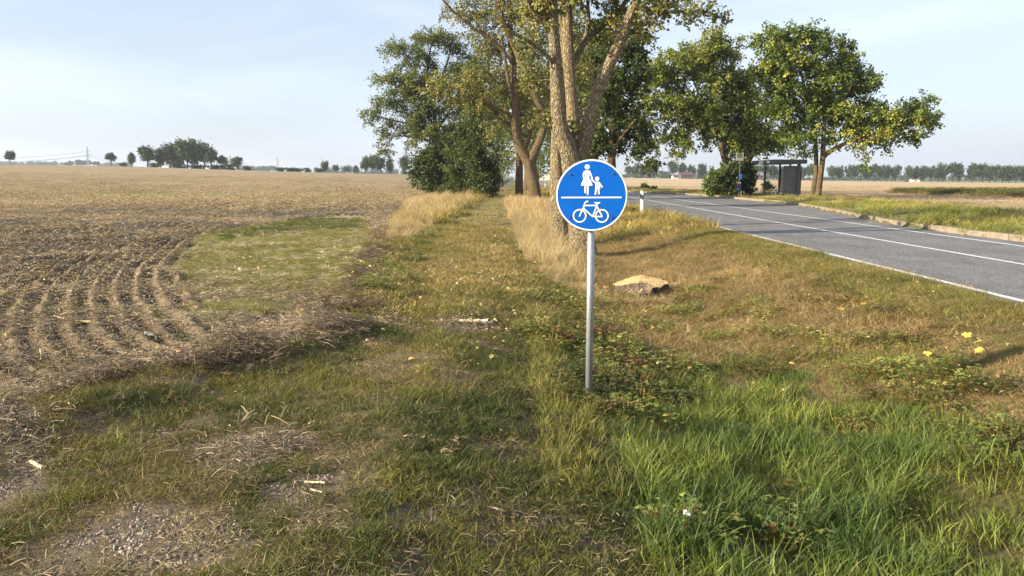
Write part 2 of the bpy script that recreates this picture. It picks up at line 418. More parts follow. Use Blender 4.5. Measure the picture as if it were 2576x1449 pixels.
def ground_mat(name, rows=False, fine=1.0):
    m, n, l, out = new_mat(name)
    a = N(n, 'ShaderNodeAttribute', attribute_name='col')
    tc = N(n, 'ShaderNodeTexCoord')
    n1 = N(n, 'ShaderNodeTexNoise', Scale=18.0 * fine, Detail=9.0, Roughness=0.78)
    n2 = N(n, 'ShaderNodeTexNoise', Scale=0.55, Detail=6.0, Roughness=0.6)
    for x in (n1, n2): l.new(tc.outputs['Object'], x.inputs['Vector'])
    r1 = N(n, 'ShaderNodeMapRange'); r1.inputs['From Min'].default_value = 0.3; r1.inputs['From Max'].default_value = 0.7; r1.inputs['To Min'].default_value = 0.5; r1.inputs['To Max'].default_value = 1.5
    r2 = N(n, 'ShaderNodeMapRange'); r2.inputs['From Min'].default_value = 0.3; r2.inputs['From Max'].default_value = 0.7; r2.inputs['To Min'].default_value = 0.85; r2.inputs['To Max'].default_value = 1.15
    l.new(n1.outputs['Fac'], r1.inputs['Value']); l.new(n2.outputs['Fac'], r2.inputs['Value'])
    mm = N(n, 'ShaderNodeMath', operation='MULTIPLY'); l.new(r1.outputs[0], mm.inputs[0]); l.new(r2.outputs[0], mm.inputs[1])
    v = N(n, 'ShaderNodeVectorMath', operation='MULTIPLY'); l.new(a.outputs['Color'], v.inputs[0]); l.new(mm.outputs[0], v.inputs[1])
    b = N(n, 'ShaderNodeBsdfPrincipled', Roughness=0.95); b.inputs['Specular IOR Level'].default_value = 0.1
    col = v.outputs[0]
    hgt = n1.outputs['Fac']
    bp = N(n, 'ShaderNodeBump', Strength=1.0, Distance=0.06); l.new(hgt, bp.inputs['Height'])
    nrm = bp.outputs[0]
    if rows:
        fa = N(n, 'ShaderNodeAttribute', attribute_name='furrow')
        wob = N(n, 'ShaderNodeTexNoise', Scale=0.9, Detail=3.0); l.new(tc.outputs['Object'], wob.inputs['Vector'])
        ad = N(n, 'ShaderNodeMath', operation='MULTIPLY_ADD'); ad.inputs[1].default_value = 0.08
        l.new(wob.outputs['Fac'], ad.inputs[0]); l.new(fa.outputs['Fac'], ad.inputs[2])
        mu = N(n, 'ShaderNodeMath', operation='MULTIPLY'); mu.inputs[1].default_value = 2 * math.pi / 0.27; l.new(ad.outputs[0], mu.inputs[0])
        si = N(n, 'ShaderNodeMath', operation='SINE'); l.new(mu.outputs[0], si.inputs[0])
        # row stripes: pale chaff on the ridges, furrow shade painted dark into the colour
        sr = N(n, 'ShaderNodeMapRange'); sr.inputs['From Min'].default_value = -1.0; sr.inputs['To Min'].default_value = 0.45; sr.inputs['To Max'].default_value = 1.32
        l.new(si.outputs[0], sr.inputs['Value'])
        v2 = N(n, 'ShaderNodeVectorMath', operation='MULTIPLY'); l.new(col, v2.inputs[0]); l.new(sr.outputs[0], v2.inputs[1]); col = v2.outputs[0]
        mv = N(n, 'ShaderNodeTexVoronoi', Scale=9.0); l.new(tc.outputs['Object'], mv.inputs['Vector'])
        b2 = N(n, 'ShaderNodeBump', Strength=0.5, Distance=0.04); l.new(mv.outputs['Distance'], b2.inputs['Height']); l.new(nrm, b2.inputs['Normal']); nrm = b2.outputs[0]
        # straw flecks
        ch = N(n, 'ShaderNodeTexNoise', Scale=46.0, Detail=2.0); l.new(tc.outputs['Object'], ch.inputs['Vector'])
        cr = N(n, 'ShaderNodeMapRange'); cr.inputs['From Min'].default_value = 0.60; cr.inputs['From Max'].default_value = 0.66; cr.inputs['To Max'].default_value = 0.6
        l.new(ch.outputs['Fac'], cr.inputs['Value'])
        cm = N(n, 'ShaderNodeMixRGB'); cm.inputs['Color2'].default_value = (0.52, 0.40, 0.24, 1); l.new(cr.outputs[0], cm.inputs['Fac']); l.new(col, cm.inputs['Color1']); col = cm.outputs[0]
    l.new(col, b.inputs['Base Color']); l.new(nrm, b.inputs['Normal'])
    l.new(b.outputs[0], out.inputs[0])
    return m
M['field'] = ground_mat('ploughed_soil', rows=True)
M['ground'] = ground_mat('earth')

def asphalt_mat():
    m, n, l, out = new_mat('asphalt')
    tc = N(n, 'ShaderNodeTexCoord')
    vo = N(n, 'ShaderNodeTexVoronoi', Scale=38.0); no = N(n, 'ShaderNodeTexNoise', Scale=0.6, Detail=10.0, Roughness=0.72)
    mp = N(n, 'ShaderNodeMapping'); mp.inputs['Scale'].default_value = (1.0, 0.12, 1.0); l.new(tc.outputs['Object'], mp.inputs['Vector'])
    st = N(n, 'ShaderNodeTexNoise', Scale=2.4, Detail=9.0, Roughness=0.75); l.new(mp.outputs[0], st.inputs['Vector'])
    l.new(tc.outputs['Object'], vo.inputs['Vector']); l.new(tc.outputs['Object'], no.inputs['Vector'])
    r = N(n, 'ShaderNodeMapRange'); r.inputs['To Min'].default_value = 0.35; r.inputs['To Max'].default_value = 1.85
    l.new(vo.outputs['Color'], r.inputs['Value'])
    r2 = N(n, 'ShaderNodeMapRange'); r2.inputs['From Min'].default_value = 0.3; r2.inputs['From Max'].default_value = 0.7; r2.inputs['To Min'].default_value = 0.76; r2.inputs['To Max'].default_value = 1.26; l.new(no.outputs['Fac'], r2.inputs['Value'])
    r3 = N(n, 'ShaderNodeMapRange'); r3.inputs['From Min'].default_value = 0.3; r3.inputs['From Max'].default_value = 0.7; r3.inputs['To Min'].default_value = 0.78; r3.inputs['To Max'].default_value = 1.24; l.new(st.outputs['Fac'], r3.inputs['Value'])
    a = N(n, 'ShaderNodeMath', operation='MULTIPLY'); l.new(r.outputs[0], a.inputs[0]); l.new(r2.outputs[0], a.inputs[1])
    a2 = N(n, 'ShaderNodeMath', operation='MULTIPLY'); l.new(a.outputs[0], a2.inputs[0]); l.new(r3.outputs[0], a2.inputs[1])
    v = N(n, 'ShaderNodeVectorMath', operation='MULTIPLY'); v.inputs[0].default_value = (0.135, 0.130, 0.127); l.new(a2.outputs[0], v.inputs[1])
    b = N(n, 'ShaderNodeBsdfPrincipled', Roughness=0.82); b.inputs['Specular IOR Level'].default_value = 0.3
    l.new(v.outputs[0], b.inputs['Base Color'])
    bp = N(n, 'ShaderNodeBump', Strength=0.5, Distance=0.008); l.new(vo.outputs['Distance'], bp.inputs['Height']); l.new(bp.outputs[0], b.inputs['Normal'])
    l.new(b.outputs[0], out.inputs[0]); return m
M['asphalt'] = asphalt_mat()
M['paint'] = simple('road_paint', (0.62, 0.61, 0.57), 0.7, noise=0.22, nscale=9, bump=0.2)
M['kerb'] = simple('kerb_concrete', (0.23, 0.185, 0.135), 0.9, noise=0.3, nscale=4, bump=0.6)
M['zinc'] = simple('galvanised_steel', (0.36, 0.38, 0.40), 0.45, metal=0.55, noise=0.15, nscale=30, spec=0.5)
M['blue'] = simple('sign_blue', (0.0, 0.105, 0.48), 0.5, noise=0.09, nscale=7, spec=.2)
M['cream'] = simple('sign_white', (0.80, 0.77, 0.69), 0.5, noise=0.03, nscale=5)
M['white'] = simple('white_plastic', (0.78, 0.78, 0.75), 0.5, noise=0.06, nscale=10)
M['black'] = simple('black_plastic', (0.015, 0.015, 0.017), 0.5)
M['reflector'] = simple('reflector_grey', (0.45, 0.47, 0.5), 0.25, metal=0.3)
M['steel_dark'] = simple('painted_grey_steel', (0.085, 0.115, 0.13), 0.55, noise=0.25, nscale=3)
M['bolt'] = simple('bolt_steel', (0.12, 0.14, 0.2), 0.4, metal=0.5)

# ------------------------------------------------------------------ ground sheets
def build_ground():
    def geo(a, b, r0, k):
        o = [a]; s = r0
        while o[-1] < b: s *= k; o.append(o[-1] + s)
        return o
    xs = list(np.arange(-21, 7.2, 0.065)); xr = list(np.arange(7.2, 28, 0.25)); xl = [-v for v in geo(21, 5200, 0.07, 1.07)][::-1]
    xrr = geo(28, 5200, 0.3, 1.09)
    xs = np.array(xl + xs[1:] + xr + xrr[1:])
    ys = np.array(list(np.arange(-40, 2, 1.5)) + list(np.arange(2, 20, 0.065)) + geo(20, 7500, 0.07, 1.016))
    # keep the vertex columns snapped along kerb and road edge lines
    X, Y = np.meshgrid(xs, ys)
    Zh = height(X, Y)
    fm = field_mask(X, Y) & (Y < 520) & (Y > 1)
    dzr, d = relief(X, Y); Zh = Zh + dzr
    patch = inpoly(Z_PATCH, X + 0.8 * (fbm(X, Y, 1.2, 4) - 0.5), Y + 1.6 * (fbm(X, Y, 1.2, 9) - 0.5)) & fm
    d = np.where(patch, 0.0, d)
    # --- colours (what the surface itself is made of)
    C = np.zeros(X.shape + (3,))
    def mixc(mask, c):
        nonlocal C
        mask = np.clip(mask, 0, 1)[..., None]; C = C * (1 - mask) + np.array(c) * mask
    n1 = fbm(X, Y, 2.2, 40); n2 = fbm(X, Y, 0.6, 50)
    C[:] = (0.17, 0.14, 0.075)
    mixc(ss(0.42, 0.6, n1) * 0.8, (0.15, 0.145, 0.06))
    mixc((1 - ss(8, 14, Y)) * ss(0.40, 0.55, n2) * 0.8, (0.19, 0.145, 0.10))
    far = ss(20, 60, Y)
    # fields
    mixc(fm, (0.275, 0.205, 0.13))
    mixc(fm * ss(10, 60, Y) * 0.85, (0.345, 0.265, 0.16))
    mixc(fm * ss(0.45, 0.7, fbm(X * 0.35, Y, 14, 60)) * ss(25, 70, Y) * 0.5, (0.30, 0.235, 0.12))
    mixc(fm * ss(0.55, 0.65, fbm(X * 0.3, Y, 9, 66)) * ss(18, 30, Y) * (1 - ss(60, 140, Y)) * 0.6, (0.22, 0.22, 0.08))
    mixc(patch * (0.4 + 0.4 * ss(0.35, 0.6, n2)), (0.22, 0.215, 0.09))
    k = kerb_x(Y)
    rf = (X > k + 8.0)
    mixc(rf * 1.0, (0.46, 0.34, 0.21))
    mixc(rf * ss(0.5, 0.7, fbm(X, Y * 0.4, 18, 70)) * 0.4, (0.38, 0.28, 0.16))
    mixc(rf * (X < k + 10.5) * ss(0.3, 0.6, n1) * 0.8, (0.14, 0.12, 0.08))
    vg = (X > k) & (X <= k + 8.0)
    mixc(vg, (0.20, 0.17, 0.085)); mixc(vg * ss(0.4, 0.6, n1), (0.12, 0.15, 0.045))
    mixc(ss(1.8, 3.0, X + (n1 - .5)) * (X < 7) * ss(7, 9, Y) * .7, (0.225, 0.175, 0.10))
    # moss strip on the road shoulder
    mixc(ss(4.4, 5.6, X + 0.8 * (n1 - 0.5)) * (X < 7) * (Y < 24) * 0.8, (0.13, 0.15, 0.04))
    # beyond the fields: pale far land
    farz = ss(480, 560, Y)
    mixc(farz * (X < 60), (0.33, 0.29, 0.20)); mixc(farz * ss(0.5, 0.55, fbm(X, Y * 0.3, 600, 80, 2)) , (0.16, 0.20, 0.10))
    # bare earth spots
    for P in Z_DIRT:
        mk = inpoly(P, X + 0.25 * (n2 - 0.5), Y + 0.5 * (n1 - 0.5)); mixc(mk * 0.85, (0.235, 0.19, 0.135))
    V = np.stack([X, Y, Zh], -1).reshape(-1, 3); C = C.reshape(-1, 3) ; dflat = d.ravel()
    ny, nx = X.shape
    idx = np.arange(nx * ny).reshape(ny, nx)
    Q = np.stack([idx[:-1, :-1], idx[:-1, 1:], idx[1:, 1:], idx[1:, :-1]], -1).reshape(-1, 4)
    cx = V[Q, 0].mean(1); cy = V[Q, 1].mean(1)
    kk = kerb_x(cy)
    cls = np.zeros(len(Q), int)                                    # 0 ground (verges, ditch)
    cls[field_mask(cx, cy) & (cy > 1) & (cy < 520)] = 1            # left field
    lp = np.interp(cy, [1, 8, 11, 16, 30, 120, 200], [-30, -4.0, -3.1, -2.5, -2.5, -2.7, -3.0]); rp = np.interp(cy, [1, 6, 12, 30, 200], [0.3, 0.3, 0.4, 0.45, 0.5])
    cls[(cls == 0) & (cx > lp) & (cx < rp) & (cy > 1) & (cy < 160)] = 2   # path
    cls[(cx > kk + 8.0) & (cy < 560)] = 3                          # right field
    names = {0: 'ground', 1: 'field', 2: 'path', 3: 'stubble_field'}
    mats = {0: 'ground', 1: 'field', 2: 'ground', 3: 'ground'}
    for c, nm in names.items():
        q = Q[cls == c]; u, inv = np.unique(q, return_inverse=True)
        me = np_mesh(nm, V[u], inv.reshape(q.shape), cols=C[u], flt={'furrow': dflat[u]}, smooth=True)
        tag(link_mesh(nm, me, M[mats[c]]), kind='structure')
build_ground()

def strip(name, f0, f1, ys, dz, mat, kind='structure'):
    V = []; Fc = []
    for i, y in enumerate(ys):
        V += [(f0(y), y, float(road_z(y)) + dz), (f1(y), y, float(road_z(y)) + dz)]
        if i: Fc.append((2 * i - 2, 2 * i - 1, 2 * i + 1, 2 * i))
    me = bpy.data.meshes.new(name); me.from_pydata(V, [], Fc)
    return tag(link_mesh(name, me, mat), kind=kind)
RY = list(np.arange(-40, 130, 2.5)) + list(np.geomspace(130, 420, 14))
# asphalt: one sheet with a skirt-like rim so that its edge reads as a slab
def road_sheet():
    V = []; Fc = []
    for i, y in enumerate(RY):
        jl = 0.03 * math.sin(y * 1.7) + 0.02 * math.sin(y * 4.1)
        a, b = road_n(y) - 0.26 + jl, float(kerb_x(y)) + 0.02
        z = float(road_z(y))
        V += [(a, y, z - 0.08), (a, y, z), (b, y, z), (b, y, z - 0.08)]
        if i:
            p = 4 * i - 4; q = 4 * i
            Fc += [(p, p + 1, q + 1, q), (p + 1, p + 2, q + 2, q + 1), (p + 2, p + 3, q + 3, q + 2)]
    me = bpy.data.meshes.new('road'); me.from_pydata(V, [], Fc)
    return tag(link_mesh('road', me, M['asphalt']), kind='structure')
road_sheet()
strip('near_edge_line', lambda y: road_n(y) - 0.07, lambda y: road_n(y) + 0.07, RY, 0.004, M['paint'])
strip('far_edge_line', lambda y: road_r(y) - 0.06, lambda y: road_r(y) + 0.06, RY, 0.004, M['paint'])
CL = [y for y in RY if y < 27.5] + [27.5]
strip('centre_line', lambda y: road_c(y) - 0.06, lambda y: road_c(y) + 0.06, RY, 0.004, M['paint'])

# kerb of single stones, each a little tilted: one continuous kerb
def kerb():
    mb = MB(); rnd = random.Random(3)
    y = 14.0
    while y < 100:
        L = 1.0
        x0, x1 = float(kerb_x(y)), float(kerb_x(y + L)); a = math.atan2(x1 - x0, L)
        c = ((x0 + x1) / 2 + 0.09 + rnd.uniform(-.012, .012), y + L / 2, float(road_z(y)) + 0.035 + rnd.uniform(-.012, .012))
        mb.box(c, (0.16, math.hypot(L, x1 - x0) - 0.02, 0.24), rz=-a + rnd.uniform(-.01, .01))
        y += L
    o = mb.build('kerb', M['kerb'], bevel=0.018)
    tag(o, kind='structure')
kerb()
# ------------------------------------------------------------------ ground cover (stuff), scattered over the ground in world space
src_colls = {}
def blade_mesh(name, seed, nb, rad, h, w, lean=0.35, curve=0.4, segs=3, pal=((.1, .14, .04),), jit=0.25, leaf=None, flat=False, tilt0=None, tip=0.12):
    """a tuft of curved grass blades (quads, narrowing)"""
    r = np.random.RandomState(seed)
    V, Q, C = [], [], []
    pal = np.array(pal)
    for i in range(nb):
        a = r.rand() * 6.283; rr = rad * math.sqrt(r.rand()); bx, by = rr * math.cos(a), rr * math.sin(a)
        H = h[0] + (h[1] - h[0]) * r.rand() ** 1.3
        d = r.rand() * 6.283; dx, dy = math.cos(d), math.sin(d)
        le = lean * (0.3 + r.rand()); cu = curve * (0.3 + r.rand()) 
        pa = r.rand() * 6.283; px, py = math.cos(pa), math.sin(pa)
        W = w * (0.7 + 0.6 * r.rand())
        c = pal[r.randint(len(pal))] * (1 + jit * (r.rand(3) * 0.3 + r.rand() - 0.65))
        n0 = len(V)
        for s in range(segs + 1):
            t = s / segs
            ho = H * (le * t + cu * t * t); hz = H * (t - 0.35 * cu * t * t)
            ww = W * (1 - (1 - tip) * t ** 1.6) / 2
            V.append((bx + dx * ho - px * ww, by + dy * ho - py * ww, hz)); V.append((bx + dx * ho + px * ww, by + dy * ho + py * ww, hz))
            if s: Q.append((n0 + 2 * s - 2, n0 + 2 * s - 1, n0 + 2 * s + 1, n0 + 2 * s)); C.append(c)
    return np_mesh(name, V, Q, cols=np.clip(np.array(C), 0.004, 0.9))
def stick_mesh(name, seed, nb, rad, L, w, pal, lift=0.02, jit=0.3):
    """loose straws / chips lying nearly flat"""
    r = np.random.RandomState(seed); V, Q, C = [], [], []; pal = np.array(pal)
    for i in range(nb):
        a = r.rand() * 6.283; rr = rad * math.sqrt(r.rand()); c = np.array((rr * math.cos(a), rr * math.sin(a), 0.004 + lift * r.rand()))
        d = r.rand() * 6.283; l = (L[0] + (L[1] - L[0]) * r.rand() ** 2) / 2; up = (r.rand() - 0.4) * 0.5
        u = np.array((math.cos(d), math.sin(d), up)) * l; W = w * (0.6 + 0.8 * r.rand()) / 2; ra = (r.rand() - 0.5) * 1.6
        v = np.array((-math.sin(d) * math.cos(ra), math.cos(d) * math.cos(ra), math.sin(ra))) * W
        b = np.array((0, 0, l * 0.15)); n0 = len(V)
        V += [c - u - v, c - u + v, c + b + v, c + b - v, c + u + v * .6, c + u - v * .6]
        cc = pal[r.randint(len(pal))] * (1 + jit * (r.rand() - 0.5)); Q += [(n0, n0 + 1, n0 + 2, n0 + 3), (n0 + 3, n0 + 2, n0 + 4, n0 + 5)]; C += [cc, cc]
    return np_mesh(name, V, Q, cols=np.clip(np.array(C), 0.004, 0.9))
def leaflet_mesh(name, seed, nb, rad, h, s, pal, stem=True, jit=0.3, flat=0.5, red=0.0):
    """low herb / bramble: broad leaves in threes on short stalks"""
    r = np.random.RandomState(seed); V, Q, C = [], [], []; pal = np.array(pal)
    def quad(p, d, up, l, w, c):
        d = d / np.linalg.norm(d); sd = np.cross(d, up); sd /= np.linalg.norm(sd) + 1e-9
        n0 = len(V); nrm = np.cross(sd, d)
        V.extend([p, p + d * l * .45 + sd * w + nrm * w * .3, p + d * l, p + d * l * .45 - sd * w + nrm * w * .3]); Q.append((n0, n0 + 1, n0 + 2, n0 + 3)); C.append(c)
    for i in range(nb):
        a = r.rand() * 6.283; rr = rad * math.sqrt(r.rand()); z = h[0] + (h[1] - h[0]) * r.rand() * (1 - 0.5 * (rr / rad) ** 2)
        p = np.array((rr * math.cos(a), rr * math.sin(a), z)); yaw = r.rand() * 6.283
        c = pal[r.randint(len(pal))] * (1 + jit * (r.rand() - 0.5))
        if r.rand() < red: c = np.array((0.12, 0.045, 0.03))
        up = np.array(((r.rand() - .5) * (1 - flat) * 2, (r.rand() - .5) * (1 - flat) * 2, 1.0)); sz = s * (0.6 + 0.8 * r.rand())
        for k in (-1, 0, 1):
            an = yaw + k * 1.15
            quad(p, np.array((math.cos(an), math.sin(an), -0.25 + 0.3 * r.rand())), up, sz * (1.2 if k == 0 else 0.95), sz * 0.42, c)
        if stem:
            n0 = len(V); q = p * np.array((.6, .6, 0)); w_ = 0.0025
            V.extend([q + (w_, 0, 0), q - (w_, 0, 0), p - (w_, 0, 0), p + (w_, 0, 0)]); Q.append((n0, n0 + 1, n0 + 2, n0 + 3)); C.append(np.array((0.12, .10, .04)))
    return np_mesh(name, V, Q, cols=np.clip(np.array(C), 0.004, 0.9))
def dropleaf_mesh(name, seed, nb, rad, s, pal, jit=0.25):
    r = np.random.RandomState(seed); V, Q, C = [], [], []; pal = np.array(pal)
    for i in range(nb):
        a = r.rand() * 6.283; rr = rad * math.sqrt(r.rand()); c0 = np.array((rr * math.cos(a), rr * math.sin(a), 0.012 + 0.03 * r.rand()))
        d = r.rand() * 6.283; S = s * (0.7 + 0.6 * r.rand())
        u = np.array((math.cos(d), math.sin(d), (r.rand() - .5) * 0.8)) * S; v = np.array((-math.sin(d), math.cos(d), (r.rand() - .5) * 0.8)) * S * 0.85
        c = pal[r.randint(len(pal))] * (1 + jit * (r.rand() - .5)); n0 = len(V); b = np.array((0, 0, S * 0.3))
        V += [c0 - u * .55, c0 - u * .3 + v * .5 + b, c0 + u * .25 + v * .3 + b, c0 + u * .6, c0 + u * .25 - v * .3 + b, c0 - u * .3 - v * .5 + b, c0]
        Q += [(n0, n0 + 1, n0 + 2, n0 + 6), (n0 + 6, n0 + 2, n0 + 3, n0 + 4), (n0 + 6, n0 + 4, n0 + 5, n0)]; C += [c, c, c]
    return np_mesh(name, V, Q, cols=np.clip(np.array(C), 0.004, 0.95))

def source(key, meshes, mat):
    col = bpy.data.collections.new('source_' + key)
    for i, me in enumerate(meshes):
        me.materials.append(M[mat])
        o = bpy.data.objects.new('%s_%02d' % (key, i), me); col.objects.link(o)
    src_colls[key] = (col, len(meshes))

def scatter(name, key, pts, scl, tint, label=None, cat=None, seed=0, tilt=0.12, rot=None):
    pts = np.asarray(pts, float); n = len(pts)
    if n == 0: return None
    r = np.random.RandomState(seed + 77)
    me = bpy.data.meshes.new(name); me.vertices.add(n); me.vertices.foreach_set('co', pts.astype(np.float32).ravel())
    def attr(nm, ty, dat, f):
        a = me.attributes.new(nm, ty, 'POINT'); a.data.foreach_set(f, np.asarray(dat).ravel())
    if rot is None: rot = np.stack([r.randn(n) * tilt, r.randn(n) * tilt, r.rand(n) * 6.283], -1)
    attr('rot', 'FLOAT_VECTOR', rot.astype(np.float32), 'vector')
    attr('scl', 'FLOAT', np.asarray(scl, np.float32) * np.ones(n, np.float32), 'value')
    attr('idx', 'INT', r.randint(0, src_colls[key][1], n).astype(np.int32), 'value')
    attr('tint', 'FLOAT_VECTOR', (np.asarray(tint, np.float32) * np.ones((n, 3), np.float32)).astype(np.float32), 'vector')
    o = bpy.data.objects.new(name, me); scene.collection.objects.link(o)
    ng = bpy.data.node_groups.new('scatter_' + name, 'GeometryNodeTree')
    ng.interface.new_socket('Geometry', in_out='INPUT', socket_type='NodeSocketGeometry')
    ng.interface.new_socket('Geometry', in_out='OUTPUT', socket_type='NodeSocketGeometry')
    nn, ll = ng.nodes, ng.links
    gi, go = nn.new('NodeGroupInput'), nn.new('NodeGroupOutput')
    ci = nn.new('GeometryNodeCollectionInfo'); ci.inputs['Collection'].default_value = src_colls[key][0]
    ci.inputs['Separate Children'].default_value = True; ci.inputs['Reset Children'].default_value = True
    ip = nn.new('GeometryNodeInstanceOnPoints'); ip.inputs['Pick Instance'].default_value = True
    def na(nm, ty):
        a = nn.new('GeometryNodeInputNamedAttribute'); a.data_type = ty; a.inputs['Name'].default_value = nm
        return [s for s in a.outputs if s.enabled and s.name == 'Attribute'][0]
    er = nn.new('FunctionNodeEulerToRotation')
    ll.new(na('rot', 'FLOAT_VECTOR'), er.inputs[0]); ll.new(er.outputs[0], ip.inputs['Rotation'])
    ll.new(na('scl', 'FLOAT'), ip.inputs['Scale']); ll.new(na('idx', 'INT'), ip.inputs['Instance Index'])
    ll.new(gi.outputs[0], ip.inputs['Points']); ll.new(ci.outputs[0], ip.inputs['Instance']); ll.new(ip.outputs[0], go.inputs[0])
    md = o.modifiers.new('scatter', 'NODES'); md.node_group = ng
    return tag(o, label, cat, kind='stuff')

def cand(n, y0, y1, seed, xa=None, xb=None, p=1.0, margin=1.0):
    """random ground positions, density falling with distance as 1/y**p, inside the wedge the camera sees plus a margin"""
    r = np.random.RandomState(seed)
    # want area density ~ y^-p ; wedge width ~ 1.32 y -> pdf(y) ~ y^(1-p)
    u = r.rand(n); e = 2 - p
    y = (y0 ** e + u * (y1 ** e - y0 ** e)) ** (1 / e) if abs(e) > 1e-6 else y0 * (y1 / y0) ** u
    hw = 0.67 * y + margin
    x = (r.rand(n) * 2 - 1) * hw
    if xa is not None: m = (x > xa) & (x < xb); x, y = x[m], y[m]
    return x, y
def z3(x, y, dz=0.0): return np.stack([x, y, height(x, y) + relief(x, y)[0] + dz], -1)

GREEN = [(.12, .145, .038), (.15, .165, .05), (.10, .12, .035), (.19, .185, .06)]
OLIVE = [(.25, .205, .07), (.30, .24, .09), (.19, .165, .05), (.37, .29, .14)]
DRY = [(.45, .365, .235), (.51, .42, .28), (.38, .30, .19), (.31, .25, .15), (.42, .32, .18)]
LUSHP = [(.15, .20, .045), (.20, .25, .06), (.11, .15, .04), (.26, .29, .085), (.16, .20, .09), (.30, .28, .12)]
def mk(f, k, seed, *a, **kw): return [f('tuft', seed + i, *a, **kw) for i in range(k)]
source('short_near', mk(blade_mesh, 5, 10, 20, .10, (.02, .065), .0048, lean=.45, curve=.7, pal=GREEN + OLIVE + GREEN), 'grass')
source('green_near', mk(blade_mesh, 5, 30, 22, .09, (.03, .09), .0055, lean=.4, curve=.7, pal=GREEN), 'grass')
source('dry_near', mk(blade_mesh, 5, 50, 18, .12, (.015, .06), .0038, lean=1.1, curve=.9, pal=DRY[2:] + OLIVE), 'grass')
source('short_mid', mk(blade_mesh, 5, 70, 110, .30, (.025, .08), .007, lean=.6, curve=.8, segs=2, pal=GREEN[:2] + OLIVE + DRY[:2]), 'grass')
source('dry_mid', mk(blade_mesh, 5, 90, 110, .32, (.03, .12), .006, lean=.9, curve=.9, segs=2, pal=DRY + OLIVE), 'grass')
source('green_mid', mk(blade_mesh, 5, 110, 120, .30, (.04, .14), .007, lean=.5, curve=.7, segs=2, pal=GREEN + OLIVE[:1]), 'grass')
source('lush', mk(blade_mesh, 6, 130, 16, .10, (.10, .32), .010, lean=.16, curve=.45, segs=4, pal=LUSHP), 'grass')
source('tall_dry', mk(blade_mesh, 5, 150, 46, .18, (.35, .95), .0062, lean=.22, curve=.35, segs=4, pal=DRY, tip=.5), 'grass')
source('tall_dry_far', mk(blade_mesh, 4, 160, 80, .45, (.3, .9), .016, lean=.2, curve=.3, segs=3, pal=DRY, tip=.4), 'grass')
source('far_green', mk(blade_mesh, 4, 170, 110, .6, (.08, .32), .018, lean=.5, curve=.6, segs=2, pal=GREEN + OLIVE), 'grass')
source('straw', mk(stick_mesh, 5, 200, 34, .28, (.02, .13), .005, [(.42, .34, .22), (.50, .42, .29), (.31, .24, .15), (.22, .16, .11)]), 'straw')
source('straw_mid', mk(stick_mesh, 5, 210, 30, .30, (.04, .16), .010, [(.42, .34, .22), (.50, .42, .28), (.29, .22, .14), (.35, .27, .17)], lift=.03), 'straw')
source('straw_far', mk(stick_mesh, 4, 220, 150, 1.2, (.04, .16), .018, [(.42, .33, .21), (.48, .39, .25), (.30, .23, .15), (.36, .28, .17)], lift=.04), 'straw')
source('bramble', mk(leaflet_mesh, 5, 230, 46, .26, (.03, .22), .034, [(.06, .10, .025), (.09, .14, .035), (.13, .17, .05), (.17, .17, .06)], red=.05), 'herb')
source('bramble_red', mk(leaflet_mesh, 3, 240, 40, .22, (.04, .26), .034, [(.12, .05, .03), (.10, .04, .03), (.10, .11, .035), (.19, .12, .05)], red=.3), 'herb')
source('yellow_leaf', mk(dropleaf_mesh, 5, 250, 4, .5, .05, [(.52, .42, .18), (.50, .35, .11), (.55, .48, .26), (.38, .23, .10)]), 'straw')
source('chip', mk(stick_mesh, 4, 260, 16, .22, (.02, .07), .022, [(.62, .44, .26), (.52, .34, .19), (.35, .20, .12), (.20, .12, .08)], lift=.02), 'straw')

def pebbles(name, seed, nb, rad, brown=False):
    r = np.random.RandomState(seed); V, Q, C = [], [], []
    ico = [(-1, -1, -1), (1, -1, -1), (1, 1, -1), (-1, 1, -1), (-.7, -.7, .8), (.7, -.7, .8), (.7, .7, .8), (-.7, .7, .8)]
    fq = [(3, 2, 1, 0), (4, 5, 6, 7), (0, 1, 5, 4), (1, 2, 6, 5), (2, 3, 7, 6), (3, 0, 4, 7)]
    for i in range(nb):
        a = r.rand() * 6.283; rr = rad * math.sqrt(r.rand()); s = .006 + .014 * r.rand() ** 3; n0 = len(V); ya = r.rand() * 3
        sc = s * (0.6 + r.rand(3) * .8); sc[2] *= .6; c = np.array((.34, .29, .24)) * (0.6 + 0.9 * r.rand()) if r.rand() < .8 else np.array((.45, .30, .26))
        if brown: c = np.array((.21, .16, .11)) * (.7 + .7 * r.rand()); sc = sc * 1.5
        for p in ico:
            p = np.array(p) * sc * (0.8 + 0.4 * r.rand(3)); V.append((rr * math.cos(a) + p[0] * math.cos(ya) - p[1] * math.sin(ya), rr * math.sin(a) + p[0] * math.sin(ya) + p[1] * math.cos(ya), p[2] + .003))
        for q in fq: Q.append(tuple(n0 + j for j in q)); C.append(c)
    return np_mesh(name, V, Q, cols=np.array(C))
source('pebble', [pebbles('stones', 300 + i, 40, .22) for i in range(4)], 'straw')

